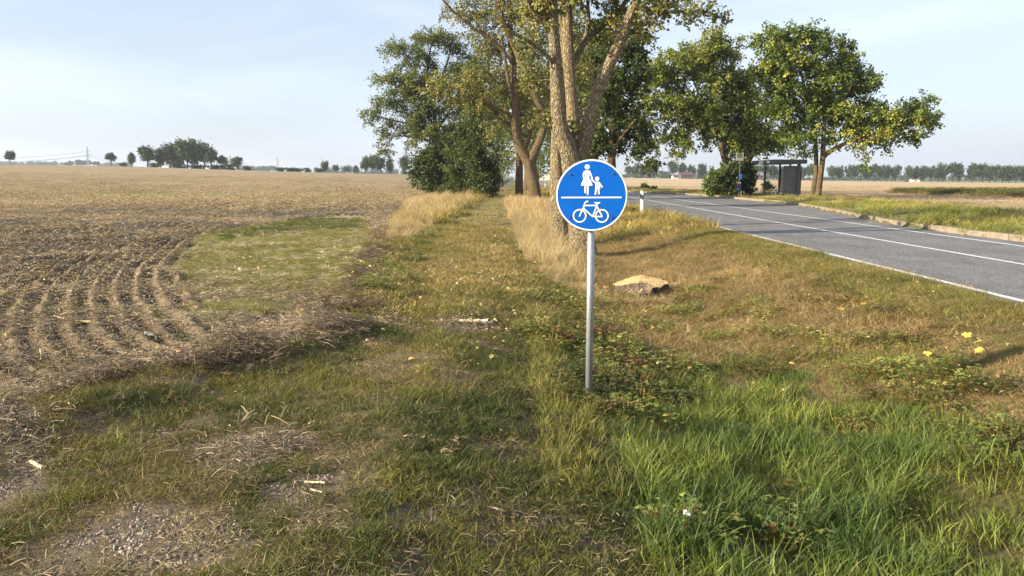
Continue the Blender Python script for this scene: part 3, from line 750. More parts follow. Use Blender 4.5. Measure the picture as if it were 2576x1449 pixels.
source('clod', [pebbles('clods', 330 + i, 34, .24, True) for i in range(4)], 'straw')
source('thatch', mk(stick_mesh, 4, 270, 60, .22, (.04, .20), .006, [(.13, .09, .055), (.22, .16, .10), (.08, .055, .035), (.34, .26, .16)], lift=.09), 'straw')
def dirtmask(x, y):
    m = np.zeros(x.shape, bool)
    a = x + 0.25 * (fbm(x, y, .6, 50) - .5); b = y + 0.5 * (fbm(x, y, 2.2, 40) - .5)
    for P in Z_DIRT: m |= inpoly(P, a, b)
    return m
_st = gnd(1618, 748)
def roadm(x, y): return ((x > road_n(y) - 0.25) & (x < kerb_x(y) + 0.25)) | ((((x - _st[0]) / .62) ** 2 + ((y - _st[1] - .12) / .62) ** 2) < 1)
def tintby(x, y, o, lo=(0.8, 0.8, 0.75), hi=(1.25, 1.15, 1.1), s=1.3):
    t = ss(0.3, 0.7, fbm(x, y, s, o))[:, None]; return np.array(lo) * (1 - t) + np.array(hi) * t

rs = np.random.RandomState(11)
# short mixed turf, near
def zones(x, y):
    f = field_mask(x + 1.3 * (fbm(x, y, .8, 57) - .5), y); L = inpoly(Z_LUSH, x, y + .4 * (fbm(x, y, .7, 3) - .5)); d = dirtmask(x, y)
    tl = inpoly(Z_TALL_L, x, y); tr = inpoly(Z_TALL_R, x, y); r = roadm(x, y)
    pt = inpoly(Z_PATCH, x + 0.8 * (fbm(x, y, 1.2, 4) - .5), y + 1.6 * (fbm(x, y, 1.2, 9) - .5)) & f
    return f, L, d, tl, tr, r, pt
# --- near belt (2 to 9.5 m)
x, y = cand(66000, 1.6, 9.8, 1, p=0.7, margin=3.2); f, L, d, tl, tr, r, pt = zones(x, y)
green = fbm(x, y, 0.9, 90); verge = ss(2.0, 3.4, x + 1.2 * (fbm(x, y, 1.1, 23) - .5)) * ss(5.0, 7.5, y)
bald = ss(0.40, 0.56, fbm(x, y, 0.32, 95) + 0.10 * ss(-1.0, 0.5, x) - .05 * ss(4.5, 3.0, y))
keep = ~f & ~r & ~(d & (rs.rand(len(x)) > .22)) & (rs.rand(len(x)) < 0.30 + 0.65 * bald)
kind = rs.rand(len(x)); gz = np.maximum(ss(0.40, 0.56, green), .75 * ss(-.6, .5, x) * (x < 2)) * (1 - verge) ; dryp = 0.20 + 0.6 * verge - .15 * (x > -.8) * (1 - verge)
a = keep & (kind < dryp); b = keep & ~a & (rs.rand(len(x)) < gz); c = keep & ~a & ~b
scatter('dry_grass', 'dry_near', z3(x[a], y[a]), 0.8 + .5 * rs.rand(a.sum()), tintby(x[a], y[a], 5, (.65, .6, .55), (1.15, 1.02, .9), .6), 'thin bleached grass tufts between the green turf near the sign pole', 'dry grass')
scatter('grass', 'green_near', z3(x[b], y[b]), 0.5 + .6 * rs.rand(b.sum()), tintby(x[b], y[b], 6, (.6, .66, .58), (1.2, 1.12, .92), .7), 'fresh green turf tufts in the foreground', 'grass')
scatter('turf', 'short_near', z3(x[c], y[c]), 0.55 + .5 * rs.rand(c.sum()), tintby(x[c], y[c], 7, (.68, .69, .6), (1.3, 1.15, .95), .7), 'short worn olive turf in the foreground', 'grass')
x, y = cand(7000, 2.2, 12, 21, xa=-6, xb=6, p=.7); f, L, d, tl, tr, r, pt = zones(x, y); m = ~f & ~r & ~L & (rs.rand(len(x)) < .25 + .5 * ss(.4, .6, fbm(x, y, .5, 96)))
scatter('dead_stalks', 'straw', z3(x[m], y[m], .012), .4 + .35 * rs.rand(m.sum()), tintby(x[m], y[m], 35, (.45, .42, .36), (.85, .78, .68)), 'dead stalks and thatch lying through the turf', 'dry grass')
# --- mid belt 9 - 26 m and beyond
x, y = cand(29000, 9.2, 27, 2, xa=-6.5, xb=7.2, p=0.6, margin=3); f, L, d, tl, tr, r, pt = zones(x, y)
verge = ss(1.2, 2.6, x + 1.0 * (fbm(x, y, 1.5, 23) - .5)); k = rs.rand(len(x)); keep = ~f & ~r & ~(d & (k > .2)) & ~((x < -2.9) & (rs.rand(len(x)) < .3))
moss = ss(5.0, 5.7, x + .5 * (fbm(x, y, 1.2, 33) - .5)) * .8
g2 = ss(.42, .62, fbm(x, y, 1.4, 44)) * (.45 - .33 * verge) + .35 * ((x > -0.1) & (x < 1.0)); g2 = np.maximum(g2, moss)
u = rs.rand(len(x)); b = keep & (u < g2); a = keep & ~b & (rs.rand(len(x)) < .15 + .8 * verge); c = keep & ~a & ~b
scatter('dry_grass', 'dry_mid', z3(x[a], y[a]), 0.7 + .6 * rs.rand(a.sum()), tintby(x[a], y[a], 15, (.74, .69, .6), (1.08, .98, .88)), 'bleached grass matting the slope below the road', 'dry grass')
scatter('grass', 'green_mid', z3(x[b], y[b]), 0.6 + .4 * rs.rand(b.sum()), tintby(x[b], y[b], 16, (.9, .85, .8), (1.35, 1.2, 1.1)), 'green grass along the road edge and path rim', 'grass')
scatter('turf', 'short_mid', z3(x[c], y[c]), 0.7 + .5 * rs.rand(c.sum()), tintby(x[c], y[c], 17, (.95, .95, .8), (1.5, 1.35, 1.1)), 'short mown olive turf of the grass path', 'grass')
x, y = cand(16000, 26, 130, 3, xa=-4.5, xb=7.4, p=1.0); f, L, d, tl, tr, r, pt = zones(x, y)
onp = (x > -2.5) & (x < .45); keep = ~f & ~r
a = keep & onp; b = keep & ~onp
scatter('turf', 'short_mid', z3(x[a], y[a]), 1.0 + .5 * rs.rand(a.sum()), (1.15, 1.15, 1.0), 'mown turf of the far end of the grass path', 'grass')
scatter('verge_grass', 'far_green', z3(x[b], y[b]), 0.6 + .7 * rs.rand(b.sum()), tintby(x[b], y[b], 19, (.9, .85, .8), (1.9, 1.6, 1.5)), 'rough green and tan grass beside the far path and road', 'grass')
# --- tall dry grass
x, y = cand(26000, 9, 60, 4, xa=-6, xb=4, p=0.8, margin=0); tl = inpoly(Z_TALL_L, x, y); tr = inpoly(Z_TALL_R, x, y) ; m = (tl | (tr & (rs.rand(len(x)) < .9)))
m2 = m & (y < 32)
hs = np.where(tl, .50, .72) * (.35 + .75 * rs.rand(len(x))) * (.55 + .9 * fbm(x, y, 1.1, 99)) * np.where(y < 17, .55, 1); m &= rs.rand(len(x)) < np.where(y < 17, .45, .3 + .9 * fbm(x, y, .7, 98))
scatter('tall_dry_grass', 'tall_dry', z3(x[m2], y[m2]), hs[m2], tintby(x[m2], y[m2], 25, (.95, .9, .85), (1.3, 1.25, 1.15)), 'waist-high straw-coloured grass on both sides of the path', 'tall grass')
m3 = m & (y >= 32)
scatter('tall_dry_grass', 'tall_dry_far', z3(x[m3], y[m3]), hs[m3], (1.15, 1.1, 1.0), 'pale tall grass further along the path', 'tall grass')
x, y = cand(900, 55, 140, 41, xa=-5.6, xb=-2.7, p=1); scatter('tall_dry_grass', 'tall_dry_far', z3(x, y), .6 + .3 * rs.rand(len(x)), (1.1, 1.05, .95), 'pale tall grass far along the left rim of the path', 'tall grass')
# --- lush long grass in the ditch at the lower right
x, y = cand(30000, 1.8, 11, 5, xa=-.1, xb=9, p=0.5, margin=2.8); L = inpoly(Z_LUSH, x, y) & ~roadm(x, y); dens = .12 + .88 * ss(.38, .54, fbm(x, y, .5, 61))
edge = ss(0, 1.2, polydist(np.vstack([Z_LUSH[:9]]), x, y)); L &= rs.rand(len(x)) < dens * (.35 + .65 * edge)
L &= x > 0.62 + 1.1 * (fbm(x, y, .6, 64) - .5)
scatter('long_grass', 'lush', z3(x[L], y[L]), (.42 + .55 * rs.rand(L.sum())) * (.55 + .45 * edge[L]), tintby(x[L], y[L], 26, (.42, .56, .50), (1.05, 1.02, .75), .9), 'long bright green grass filling the ditch beside the sign', 'long grass')
m = (~inpoly(Z_LUSH, x, y)) & (x > .2) & (y > 4.5) & (y < 11) & (x < 4.8) & ~roadm(x, y) & (fbm(x, y, .9, 63) > .52)
scatter('long_grass', 'lush', z3(x[m], y[m]), .28 + .3 * rs.rand(m.sum()), tintby(x[m], y[m], 27, (.95, .85, .8), (1.6, 1.2, 1.2)), 'scattered green grass tufts on the slope above the ditch', 'long grass')
# --- brambles
def blob_scatter(name, key, blobs, n, sc, seed, tint=(1, 1, 1), label=None, cat='bramble'):
    r = np.random.RandomState(seed); P = []
    for (px, py, rad) in blobs:
        c = gnd(px, py); k = int(n * rad * rad) + 3
        a = r.rand(k) * 6.283; q = rad * np.sqrt(r.rand(k)) * (0.7 + .5 * r.rand(k)); P.append(np.stack([c[0] + q * np.cos(a), c[1] + q * np.sin(a)], -1))
    P = np.vstack(P); P = P[~roadm(P[:, 0], P[:, 1])]
    scatter(name, key, z3(P[:, 0], P[:, 1]), sc * (.6 + .8 * r.rand(len(P))), tint, label, cat, seed)
blob_scatter('brambles', 'bramble', [(1540, 880, .45), (1600, 930, .4), (1640, 830, .5), (1560, 820, .4), (1390, 860, .45), (1430, 900, .45), (1400, 780, .6), (1745, 740, .45), (1720, 800, .6), (1880, 770, .45), (1900, 800, .5),
    (1800, 860, .4), (2080, 900, .35), (2150, 930, .35), (2230, 960, .3), (2330, 950, .33), (2400, 930, .3), (2300, 1000, .3), (2450, 990, .25), (2520, 1100, .3), (2130, 870, .3), (1600, 1060, .3), (1640, 1000, .35), (1530, 950, .3),
    (1720, 930, .4), (1930, 850, .3), (2020, 860, .25), (1690, 760, .4), (1960, 1320, .10), (1750, 1340, .10), (2000, 1380, .14),  (1450, 760, .5)], 24, .8, 31,
    tint=(1.9, 1.7, 1.3), label='low green brambles creeping over the slope and ditch')
blob_scatter('red_brambles', 'bramble_red', [(1560, 900, .28), (1425, 865, .2), (1590, 935, .16), (1545, 850, .2), (1490, 850, .2)], 26, .7, 32, (1.6, 1.3, 1.2), label='dark red autumn brambles beside the sign pole')
x, y = cand(5200, 5, 16, 51, xa=.3, xb=6.2, p=.6); m = ~roadm(x, y) & (fbm(x, y, .8, 71) > .56) & (x < 5.4)
scatter('brambles', 'bramble', z3(x[m], y[m]), .35 + .5 * rs.rand(m.sum()), tintby(x[m], y[m], 28, (.9, .8, .7), (1.7, 1.25, 1.1)), 'small herbs scattered through the slope grass', 'weeds')
# dark weeds along the left rim of the path
blob_scatter('weeds', 'bramble', [(1060, 620, .35), (1045, 640, .3), (1030, 660, .35), (1080, 600, .35), (1105, 585, .4), (1135, 565, .4), (1160, 545, .5), (1010, 690, .3), (990, 715, .25), (960, 750, .25), (1290, 500, 1.0), (1300, 480, 1.5), (1310, 640, .3)], 20, .9, 33, (1.5, 1.5, 1.2), label='dark green weeds along the rim of the path', cat='weeds')
# --- field: weedy green patch, sprouting weeds, chaff
x, y = cand(16000, 8, 30, 6, xa=-16, xb=-2, p=.8); f, L, d, tl, tr, r, pt = zones(x, y)
g = pt & (rs.rand(len(x)) < .5 + .5 * ss(.42, .6, fbm(x, y, .9, 81))); ls = inpoly(Z_LUSHSTRIP, x, y + 1.2 * (fbm(x, y, 1.5, 2) - .5)) & f
g |= ls
scatter('field_weeds', 'green_mid', z3(x[g], y[g], .01), np.where(ls[g], .6, .45) * (.7 + .5 * rs.rand(g.sum())), np.where(ls[g][:, None], (.62, .74, .55), (1.25, 1.2, 1.0)), 'short green weeds covering the rounded patch in the field corner', 'weeds')
x, y = cand(2600, 4.5, 11, 7, xa=-9, xb=0, p=.5); f = field_mask(x, y); m = f & (fbm(x, y, .6, 83) > .60)
scatter('field_weeds', 'green_near', z3(x[m], y[m]), .5 + .6 * rs.rand(m.sum()), (1.3, 1.35, 1.0), 'small green seedlings sprouting from the bare soil', 'weeds')
x, y = cand(19000, 4, 12, 8, xa=-12, xb=1, p=.8); f, L, d, tl, tr, r, pt = zones(x, y); m = (f | d) & ~(d & (rs.rand(len(x)) < .6)) & (rs.rand(len(x)) < .15 + .45 * ss(.4, .6, fbm(x, y, .7, 85)))
scatter('straw', 'straw', z3(x[m], y[m], .012), .7 + .6 * rs.rand(m.sum()), tintby(x[m], y[m], 29, (.6, .58, .54), (.9, .86, .8)), 'chopped straw strewn over the near soil', 'straw')
x, y = cand(30000, 11, 40, 9, xa=-30, xb=-2.6, p=1.1); f, L, d, tl, tr, r, pt = zones(x, y); m = f & ~(pt & (rs.rand(len(x)) < .75)) & (rs.rand(len(x)) < .12 + .5 * ss(.35, .55, fbm(x, y, 1.2, 86))) & ((np.sin(2 * math.pi * (relief(x, y)[1] + .10 * fbm(x, y, 1.1, 21, 3)) / .27) > 0) | (rs.rand(len(x)) < .12))
scatter('straw', 'straw_mid', z3(x[m], y[m], .02), .7 + .6 * rs.rand(m.sum()), tintby(x[m], y[m], 30, (.65, .63, .57), (.95, .9, .83)), 'chopped straw strewn over the furrows', 'straw')
x, y = cand(9000, 36, 150, 10, xa=-100, xb=-5, p=1.2); f = field_mask(x, y); m = f & (rs.rand(len(x)) < .3 + .7 * ss(.35, .55, fbm(x, y, 5, 87)))
scatter('straw', 'straw_far', z3(x[m], y[m], .03), .7 + .7 * rs.rand(m.sum()), tintby(x[m], y[m], 31, (.85, .85, .75), (1.08, 1.03, .9), 8), 'straw scattered far across the ploughed field', 'straw')
x, y = cand(7000, 50, 160, 12, xa=20, xb=110, p=1.2); m = x > kerb_x(y) + 8.5
scatter('stubble', 'straw_far', z3(x[m], y[m], .03), .6 + .5 * rs.rand(m.sum()), (1.05, 1.0, .95), 'pale stubble on the field across the road', 'stubble')
# --- verge behind the kerb
x, y = cand(9000, 15, 110, 13, xa=12, xb=40, p=1.2, margin=6); k = kerb_x(y); m = (x > k + .3) & (x < k + 7.6 + .8 * (fbm(x, y, 2, 8) - .5))
shade = ss(.35, .6, fbm(x, y, 2.6, 91))
m &= ~((abs(x - 21.5) < 3.2) & (y > 60) & (y < 72))
near = m & (y < 45)
scatter('verge_grass', 'green_mid', z3(x[near], y[near]), (1.1 + 1.5 * rs.rand(near.sum())), tintby(x[near], y[near], 33, (1.1, 1.2, .9), (2.0, 1.7, 1.6), 2.2), 'uneven green and tan grass behind the kerb, near right edge', 'grass')
fr = m & (y >= 45)
scatter('verge_grass', 'far_green', z3(x[fr], y[fr]), (.5 + .5 * rs.rand(fr.sum())), tintby(x[fr], y[fr], 34, (1.1, 1.1, .9), (2.2, 1.9, 1.6), 2.2), 'uneven grass behind the kerb by the bus stop', 'grass')
x, y = cand(500, 55, 75, 14, xa=18, xb=26, p=1); m = (x > 19.8) & (x < 22.4) & (y > 66) & (y < 73)
scatter('tall_dry_grass', 'tall_dry_far', z3(x[m], y[m]), .75, (1.05, 1.0, .9), 'dry tufts beside the bus shelter', 'tall grass')
x, y = cand(900, 20, 40, 15, xa=12, xb=30, p=1); k = kerb_x(y); m = (x > k + 3.5) & (x < k + 8) & (fbm(x, y, 1.4, 92) > .55)
scatter('tall_dry_grass', 'tall_dry', z3(x[m], y[m]), .7, (1.0, 1.0, .9), 'pale grass stems in the verge at the right edge', 'tall grass')
# weed bank standing in the right field
P = wpoly([(2240, 480), (2300, 472), (2450, 470), (2800, 468), (2900, 505), (2576, 497), (2400, 493), (2260, 487)])
r2 = np.random.RandomState(8); x = 35 + r2.rand(9000) * 60; y = 55 + r2.rand(9000) * 50; m = inpoly(P, x, y)
m &= y < 100
scatter('weed_bank', 'bramble', z3(x[m], y[m], .05), 1.9 + 1.9 * rs.rand(m.sum()) * fbm(x[m], y[m], 5, 7), (1.0, 1.05, .9), 'dark green weed bank standing in the pale field at the right edge', 'weeds')
m2 = m & (rs.rand(len(x)) < .5)
scatter('weed_bank', 'far_green', z3(x[m2], y[m2]), 1.2 + 1.0 * rs.rand(m2.sum()), (1.25, 1.0, 1.0), 'brownish seed heads rising out of the dark weed bank', 'weeds')
# --- fallen leaves, chips, stones
x, y = cand(7000, 7, 60, 16, xa=-9, xb=6.5, p=1.0); m = ~roadm(x, y) & (((x > -2.6) & (x < .6) & (y > 9)) | (rs.rand(len(x)) < .16)) & (fbm(x, y, 1.5, 93) > .36)
scatter('fallen_leaves', 'yellow_leaf', z3(x[m], y[m], .03), .5 + .4 * rs.rand(m.sum()), (1, 1, 1), 'small yellow poplar leaves strewn over path, slope and field', 'leaves')
x, y = cand(1500, 14, 95, 17, xa=9, xb=22, p=.6); k = kerb_x(y); m = (abs(x - k + .25) < .5); xx, yy = x[m], y[m]
Pz = np.stack([xx, yy, np.where(xx < kerb_x(yy), road_z(yy), road_z(yy) + .16) + .01], -1)
scatter('fallen_leaves', 'yellow_leaf', Pz, .8 + .6 * rs.rand(m.sum()), (1.05, 1, .9), 'yellow leaves collected along the kerb', 'leaves')
blob_scatter('bark_chips', 'chip', [(1185, 815, .35), (1130, 820, .3), (985, 805, .3), (1015, 690, .3), (930, 720, .25), (490, 905, .3), (430, 890, .3), (460, 930, .2), (1570, 735, .35), (1545, 745, .3), (1100, 1120, .14), (1280, 665, .3)], 40, .8, 34, label='splintered wood and bark chips on the grass', cat='chips')
x, y = cand(800, 2.2, 5.4, 18, xa=-4, xb=.6, p=.4); m = dirtmask(x, y)
scatter('gravel', 'pebble', z3(x[m], y[m]), .25 + .25 * rs.rand(m.sum()), (1, 1, 1), 'small grey stones pressed into the bare earth', 'gravel', tilt=.03)

x, y = cand(9000, 2.3, 15, 52, xa=-12, xb=.8, p=1.0); f, L, d, tl, tr, r, pt = zones(x, y); m = (d | (f & ~pt)) & (rs.rand(len(x)) < np.where(f, .55, .6))
scatter('clods', 'clod', z3(x[m], y[m], -.004), .22 + .3 * rs.rand(m.sum()), (1, 1, 1), 'crumbly clods of soil on the bare ground and furrows', 'soil clods', tilt=.03)
_r = np.random.RandomState(12); _seg = FIELD_EDGE[(FIELD_EDGE[:, 1] > 5.5) & (FIELD_EDGE[:, 1] < 24)]; _t = _r.rand(1100) * (len(_seg) - 1.01); _i = _t.astype(int); _p = _seg[_i] * (1 - (_t - _i))[:, None] + _seg[_i + 1] * (_t - _i)[:, None]
_p = _p + _r.randn(len(_p), 2) * .22; _m = fbm(_p[:, 0], _p[:, 1], .7, 14) > .40
scatter('thatch', 'thatch', z3(_p[_m, 0], _p[_m, 1], -.005), .45 + .55 * _r.rand(_m.sum()), (.85, .85, .85), 'dark matted dead grass and debris heaped along the field edge', 'thatch')
# ------------------------------------------------------------------ trees
def tubes(polys):
    """polys: list of (points Nx3, radii N, sides) -> verts, quads, bark coordinates"""
    V, Q, B = [], [], []; n0 = 0
    for pts, rad, sides in polys:
        pts = np.asarray(pts, float); n = len(pts)
        T = np.gradient(pts, axis=0); T /= np.linalg.norm(T, axis=1)[:, None] + 1e-9
        u = np.cross(T[0], (0, 1, 0.02)); u /= np.linalg.norm(u) + 1e-9
        a = np.linspace(0, 2 * math.pi, sides, endpoint=False); s = 0.0
        for i in range(n):
            u = u - T[i] * np.dot(u, T[i]); u /= np.linalg.norm(u) + 1e-9; v = np.cross(T[i], u)
            if i: s += np.linalg.norm(pts[i] - pts[i - 1])
            rr = rad[i] * np.ones(sides)
            if sides >= 12: rr = rr * (1 + .035 * np.sin(3 * a + s * 1.3 + n0) + .03 * np.sin(7 * a - s * .7) + .02 * np.sin(13 * a + s * 2.1))
            ring = pts[i] + rr[:, None] * (np.cos(a)[:, None] * u + np.sin(a)[:, None] * v)
            V.append(ring); B.append(np.stack([rad[i] * np.cos(a) + n0 * .37, rad[i] * np.sin(a), s * np.ones(sides)], -1))
            if i:
                b = n0 + (i - 1) * sides; k = np.arange(sides); k2 = (k + 1) % sides
                Q.append(np.stack([b + k, b + k2, b + sides + k2, b + sides + k], -1))
        n0 += n * sides
    return np.vstack(V), np.vstack(Q), np.vstack(B)
def resample(P, R_, step):
    P = np.asarray(P, float); R_ = np.asarray(R_, float)
    # Catmull-Rom smoothing then even spacing
    out, ro = [], []
    n = len(P)
    for i in range(n - 1):
        p0, p1, p2, p3 = P[max(i - 1, 0)], P[i], P[i + 1], P[min(i + 2, n - 1)]
        k = max(2, int(np.linalg.norm(p2 - p1) / step))
        for j in range(k):
            t = j / k
            out.append(.5 * ((2 * p1) + (-p0 + p2) * t + (2 * p0 - 5 * p1 + 4 * p2 - p3) * t * t + (-p0 + 3 * p1 - 3 * p2 + p3) * t ** 3)); ro.append(R_[i] * (1 - t) + R_[i + 1] * t)
    out.append(P[-1]); ro.append(R_[-1]); return np.array(out), np.array(ro)

def leaves_mesh(name, C, rc, seed, per, ls, pal, twigs=7, flat=.8, droop=.0, cl_jit=.18, shape=.42, sx=1.0):
    """C cluster centres, rc radius of each; leaves sit along short twigs fanning out of each centre"""
    r = np.random.RandomState(seed); n = len(C); pal = np.array(pal)
    per = np.maximum(1, (per * (rc / rc.mean()) ** 2).astype(int)); ci = np.repeat(np.arange(n), per); N_ = len(ci)
    td = r.randn(n, twigs, 3); td[:, :, 2] = td[:, :, 2] * flat + .12 - droop; td /= np.linalg.norm(td, axis=2)[:, :, None]
    tw = r.randint(0, twigs, N_); t = (.12 + .95 * r.rand(N_) ** .8)
    P = C[ci] + td[ci, tw] * (rc[ci] * t)[:, None] + r.randn(N_, 3) * (.13 * rc[ci])[:, None]
    P[:, 2] -= droop * (t ** 2) * rc[ci] * .5
    d = td[ci, tw] * .5 + r.randn(N_, 3) * .65; d[:, 2] -= .35; d /= np.linalg.norm(d, axis=1)[:, None]
    up = r.randn(N_, 3) * .75 + np.array((0, 0, 1.0)); s = np.cross(d, up); s /= np.linalg.norm(s, axis=1)[:, None] + 1e-9
    nr = np.cross(s, d); L = ls * (.65 + .7 * r.rand(N_)); W = L * shape
    V = np.stack([P, P + d * (L * .42)[:, None] + (s * W[:, None]) + nr * (W * .25)[:, None], P + d * L[:, None], P + d * (L * .42)[:, None] - (s * W[:, None]) + nr * (W * .25)[:, None]], 1).reshape(-1, 3)
    Q = np.arange(4 * N_).reshape(-1, 4)
    w = pal[r.randint(0, len(pal), n)]                              # each cluster leans to one tone
    cc = w[ci] * (.55) + pal[r.randint(0, len(pal), N_)] * .45
    cc = cc * (1 + cl_jit * (r.rand(n) * 2 - 1))[ci][:, None] * (.75 + .5 * r.rand(N_))[:, None]
    return np_mesh(name, V, Q, cols=np.clip(cc, .004, .9)), td

def make_tree(name, loc, stems, blobs, Y, seed, leaf, per, pal, label=None, cat='tree', group=None, bark='maple_bark', density=1.0, rc=.7, step=.35, droop=0.0, twig_geo=False, tipr=.012, flat=.8, shape=.42, droplow=0.0, crown_name='crown'):
    """stems: list of dicts(p=[(px,py,r_px)], y=(depth offset start,end)); blobs: (px,py,rx,ry[,dy[,dens]]) crown masses; pixels turned to metres at depth Y"""
    r = np.random.RandomState(seed); k = Y / F
    root = empty(name, loc, label, cat, group)
    L0 = np.array(loc)
    nodes, nr, polys = [], [], []
    for st in stems:
        P, Rr = [], []; n = len(st['p'])
        for i, (px, py, pr) in enumerate(st['p']):
            yy = Y + st['y'][0] + (st['y'][1] - st['y'][0]) * i / max(1, n - 1)
            P.append(np.array(at(px, py, yy)) - L0); Rr.append(pr * k)
        if st.get('root'): P[0][2] = -0.15
        P, Rr = resample(P, Rr, step if max(Rr) > .08 else step * .7)
        polys.append((P, Rr, 28 if Rr[0] > .2 else (14 if Rr[0] > .08 else 8)))
        nodes += list(P[2 if st.get('root') else 0:]); nr += list(Rr[2 if st.get('root') else 0:])
    # crown cluster centres
    CC, RC = [], []
    for b in blobs:
        px, py, rx, ry = b[:4]; dy = b[4] if len(b) > 4 else 0.0; dn = b[5] if len(b) > 5 else 1.0
        c = np.array(at(px, py, Y + dy)) - L0; ax, az = rx * k, ry * k; ay = .5 * (ax + az) * 1.05
        m = max(2, int(density * dn * 1.75 * (ax * az * ay) ** (2 / 3.) / (rc * rc) * 3.0))
        v = r.randn(m, 3); v /= np.linalg.norm(v, axis=1)[:, None]; v *= (r.rand(m) ** .42)[:, None]
        CC.append(c + v * np.array((ax, ay, az))); RC.append(rc * (.65 + .7 * r.rand(m)))
    CC = np.vstack(CC); RC = np.concatenate(RC); print('TREE', name, seed, len(CC), 'clusters', int(len(CC) * per * 1.7), 'leaves')
    ok = CC[:, 2] > .15; CC, RC = CC[ok], RC[ok]
    # grow branches to every cluster: join to the nearest existing wood, nearest first
    NP = np.array(nodes); NR = np.array(nr); par = [-1] * len(NP); load = np.zeros(len(NP) + len(CC) * 4)
    base = NP.copy(); d0 = np.array([np.min(np.linalg.norm(base - c, axis=1)) for c in CC]); order = np.argsort(d0)
    buf = np.zeros((len(NP) + len(CC) * 4, 3)); buf[:len(NP)] = NP; nN = len(NP); segs = []; origin = len(NP)
    dist0 = np.zeros(len(buf))
    for ci in order:
        c = CC[ci]; dd = np.linalg.norm(buf[:nN] - c, axis=1) + .25 * dist0[:nN]
        # prefer wood lying lower than the cluster
        dd = dd + .5 * np.clip(buf[:nN, 2] - c[2], 0, None)
        j = int(np.argmin(dd)); a = buf[j]; v = c - a; ln = np.linalg.norm(v)
        mid = [a + v * .33 + r.randn(3) * ln * .06 + np.array((0, 0, ln * .05)), a + v * .68 + r.randn(3) * ln * .06 + np.array((0, 0, ln * .05)), c]
        prev = j; ids = [j]
        for q in mid:
            buf[nN] = q; dist0[nN] = dist0[prev] + ln / 3; par.append(prev); prev = nN; ids.append(nN); nN += 1
        segs.append(ids)
        q = prev
        while q >= origin: load[q] += 1; q = par[q]
    rad = np.where(load > 0, tipr * np.power(np.maximum(load, 1), .42), tipr)
    for ids in segs:
        pts = buf[ids]; rr = rad[ids].copy(); rr[0] = min(rr[1] * 1.1, NR[ids[0]] if ids[0] < origin else rr[1] * 1.1)
        P, Rr = resample(pts, rr, max(.25, np.linalg.norm(pts[-1] - pts[0]) / 5))
        polys.append((P, Rr, 5))
    me, td = leaves_mesh('crown', CC, RC, seed + 1, per * 1.7, leaf * 1.12, pal, droop=droop, flat=flat, shape=shape)
    if twig_geo:
        for i in range(len(CC)):
            for j in range(0, td.shape[1]):
                polys.append((np.array([CC[i], CC[i] + td[i, j] * RC[i] * .5, CC[i] + td[i, j] * RC[i] * .95 - np.array((0, 0, .04))]), np.array([.007, .005, .003]), 3))
    V, Q, B = tubes(polys)
    link_mesh('trunk', np_mesh('trunk', V, Q, vec={'bark': B}, smooth=True), M[bark], root)
    link_mesh(crown_name, me, M['leaf'], root)
    return root

POP = [(.10, .125, .035), (.14, .16, .05), (.20, .20, .075), (.08, .105, .03), (.26, .24, .09)]
POPY = POP + [(.40, .35, .10)]
ASH = [(.07, .10, .03), (.10, .13, .04), (.14, .165, .055), (.055, .08, .028)]
DARK = [(.035, .055, .018), (.05, .075, .022), (.07, .09, .025)]
MAPA = [(.09, .13, .022), (.13, .165, .03), (.18, .195, .04), (.065, .095, .02), (.23, .225, .05)]
MAPB = [(.06, .10, .022), (.09, .13, .028), (.13, .165, .03), (.17, .19, .04), (.05, .08, .02)]
MAPY = [(.30, .31, .05), (.22, .25, .05), (.38, .36, .07)]

POP, ASH, DARK, MAPA, MAPB = [[tuple(v * g for v in c) for c in P_] for P_, g in ((POP, 1.2), (ASH, 1.35), (DARK, 1.25), (MAPA, 1.4), (MAPB, 1.4))]
POPY = POP + [(.42, .36, .11)]
